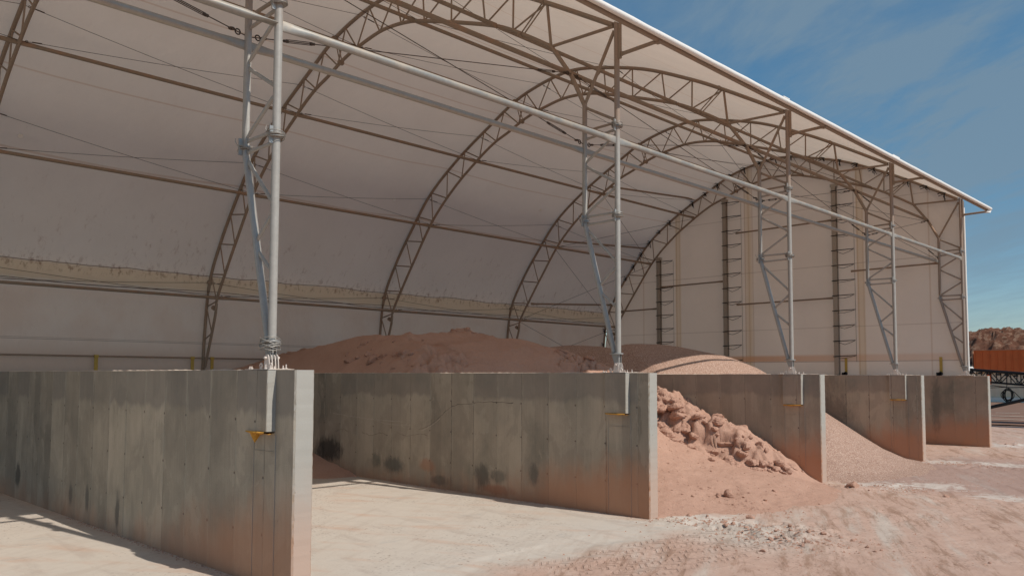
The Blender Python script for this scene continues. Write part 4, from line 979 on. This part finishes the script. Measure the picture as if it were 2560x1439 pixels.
# orange bin
Yb = 62.0
x0 = -5.9; x1 = 6.0; zt = 5.43; zb = 3.85
bin_ = empty('steel_bin', (0, Yb, zb)); tag(bin_, 'long orange steel hopper bin raised above the black conveyor', 'bin')
b = MB(); b.box(x0+.02, x1, Yb, Yb+2.4, zb, zt)
b.build('side_wall', M_ORANGE, bin_, (0, Yb, zb))
for k in range(24):
    xr = x0+.05+k*.5; b = MB(); b.box(xr, xr+.06, Yb-.05, Yb-.002, zb, zt-.05); b.build('wall_rib', M_ORANGE, bin_, (xr, Yb, zb))
b = MB(); b.box(x0, x1, Yb-.05, Yb+2.43, zt+.002, zt+.05); b.build('rim', simple('pale_orange_rim', (.50, .24, .13), .8), bin_, (0, Yb, zt))
b = MB(); b.add([(x0-.02, Yb-.03, zb+.3), (x0-.30, Yb+.6, zt), (x0-.02, Yb-.03, zt), (x0-.02, Yb+2.2, zb), (x0-.3, Yb+2.2, zt)], [(0, 2, 1), (0, 1, 4, 3)]); b.build('end_flare', simple('rusty_tan', (.38, .22, .13), .85), bin_, (x0, Yb, zb))
# conveyor: black truss under the bin with a coil of cable
Yc = 58.0
conv = empty('conveyor', (0, Yc, 0)); tag(conv, 'black steel truss conveyor under the orange bin', 'conveyor')
def cz(x): return 3.93-.085*(x+5.2)
for yy in (Yc, Yc+1.1):
    b = MB()
    xa, xb = -6.5, 6
    b.tube((xa, yy, cz(xa)), (xb, yy, cz(xb)), .07, 6); b.tube((xa, yy, cz(xa)-.75), (xb, yy, cz(xb)-.75), .06, 6)
    b.build('truss_chord', M_DKST, conv, (0, yy, 3))
    b = MB(); x = xa; k = 0
    while x < xb-.5:
        b.tube((x, yy, cz(x)), (x, yy, cz(x)-.75), .035, 5); b.tube((x, yy, cz(x)-(.75 if k % 2 else 0)), (x+.62, yy, cz(x+.62)-(0 if k % 2 else .75)), .035, 5); x += .62; k += 1
    b.build('truss_lacing', M_DKST, conv, (0, yy, 3))
b = MB(); b.add([(-6.5, Yc-.12, cz(-6.5)+.02), (6, Yc-.12, cz(6)+.02), (6, Yc+1.3, cz(6)+.02), (-6.5, Yc+1.3, cz(-6.5)+.02), (-6.5, Yc-.12, cz(-6.5)+.14), (6, Yc-.12, cz(6)+.14), (6, Yc+1.3, cz(6)+.14), (-6.5, Yc+1.3, cz(-6.5)+.14)], [(3,2,1,0),(4,5,6,7),(0,1,5,4),(1,2,6,5),(2,3,7,6),(3,0,4,7)]); b.build('belt', M_DKST, conv, (0, Yc, 4))
b = MB(); rd = random.Random(2)
for k in range(22):
    x = -6.2+k*.55; b.box(x, x+.22, Yc-.10, Yc+.25, cz(x)-.22, cz(x)-.09)
b.build('roller_bracket', M_DKST, conv, (0, Yc, 3.7))
for x in (-4.0, -1.5, 2.2):
    b = MB(); b.box(x, x+.22, Yc-.02, Yc+.2, cz(x)-.9, cz(x)-.15); b.build('access_hatch', M_ORANGE, conv, (x, Yc, 3))
b = MB(); b.tube((-6.6, Yc-.3, .55), (3, Yc-.3, 3.2), .13, 6); b.build('support_beam', M_DKST, conv, (0, Yc, 1.8))
for x in (-6.2, 2.6):
    b = MB(); b.tube((x, Yc+.5, 0), (x, Yc+.5, cz(x)-.7), .09, 6); b.build('support_leg', M_DKST, conv, (x, Yc+.5, 0))
b = MB()
b.path([(-6.4, Yc-.12, 3.0), (-5, Yc-.14, 2.72), (-3.6, Yc-.14, 2.85), (-2.6, Yc-.14, 2.72), (-1, Yc-.14, 2.78), (2, Yc-.14, 2.6)], .03, 5)
b.path([(-6.4, Yc-.12, 2.85), (-4.6, Yc-.14, 2.65), (-3.0, Yc-.14, 2.74), (-1, Yc-.14, 2.72)], .022, 5)
b.path([(-2.7, Yc-.15, 2.7), (-2.3, Yc-.15, 2.4), (-1.9, Yc-.15, 1.95), (-1.4, Yc-.15, 1.75)], .025, 5)
b.build('hanging_cable', M_BLACK, conv, (0, Yc, 2.8))
coil = MB(); rd = random.Random(9); cp = rays(2520, 987, Yc-.22)
for k in range(7):
    cx, cz_ = cp.x+rd.uniform(-.06, .1), cp.z+rd.uniform(-.03, .03); rx, rz = .28+rd.uniform(-.10, .10), .44+rd.uniform(-.12, .06)
    coil.path([(cx+rx*math.cos(a*math.pi/12), Yc-.22+.02*k-.06, cz_+rz*math.sin(a*math.pi/12)) for a in range(24)], .024, 5, closed=True, up=Vector((0, 1, 0)))
coil.path([(cp.x-.1, Yc-.2, cp.z+.45), (cp.x-.05, Yc-.15, cp.z+.75)], .02, 5)
tag(coil.build('cable_coil', M_BLACK, None, cp), 'coil of black cable hanging below the conveyor', 'cable coil')
# far cream shed
bl = empty('metal_shed', (-16, 121, 0)); tag(bl, 'low cream sheet-metal shed far behind the conveyor', 'shed')
b = MB(); x = -34; vs = []; k = 0
while x < 10:
    yy = 120+(.12 if k % 2 else 0); vs += [(x, yy, .0), (x, yy, 4.2)]; x += .45; k += 1
b.add(vs, [(2*i, 2*i+2, 2*i+3, 2*i+1) for i in range(k-1)]); b.box(-34, 10, 120.2, 128, 0, 4.15); b.build('sheet_wall', M_CREAM, bl, (-16, 120, 0))
b = MB(); b.box(-34, 10, 119.8, 119.95, .0, .72); b.build('base_trim', M_WHITE, bl, (-16, 120, 0))
b = MB(); b.add([(-34.4, 119.5, 4.2), (10.4, 119.5, 4.2), (10.4, 124, 5.0), (-34.4, 124, 5.0), (-34.4, 128.4, 4.2), (10.4, 128.4, 4.2)], [(0, 1, 2, 3), (3, 2, 5, 4)]); b.build('roof', M_WHITE, bl, (-16, 124, 4.2))
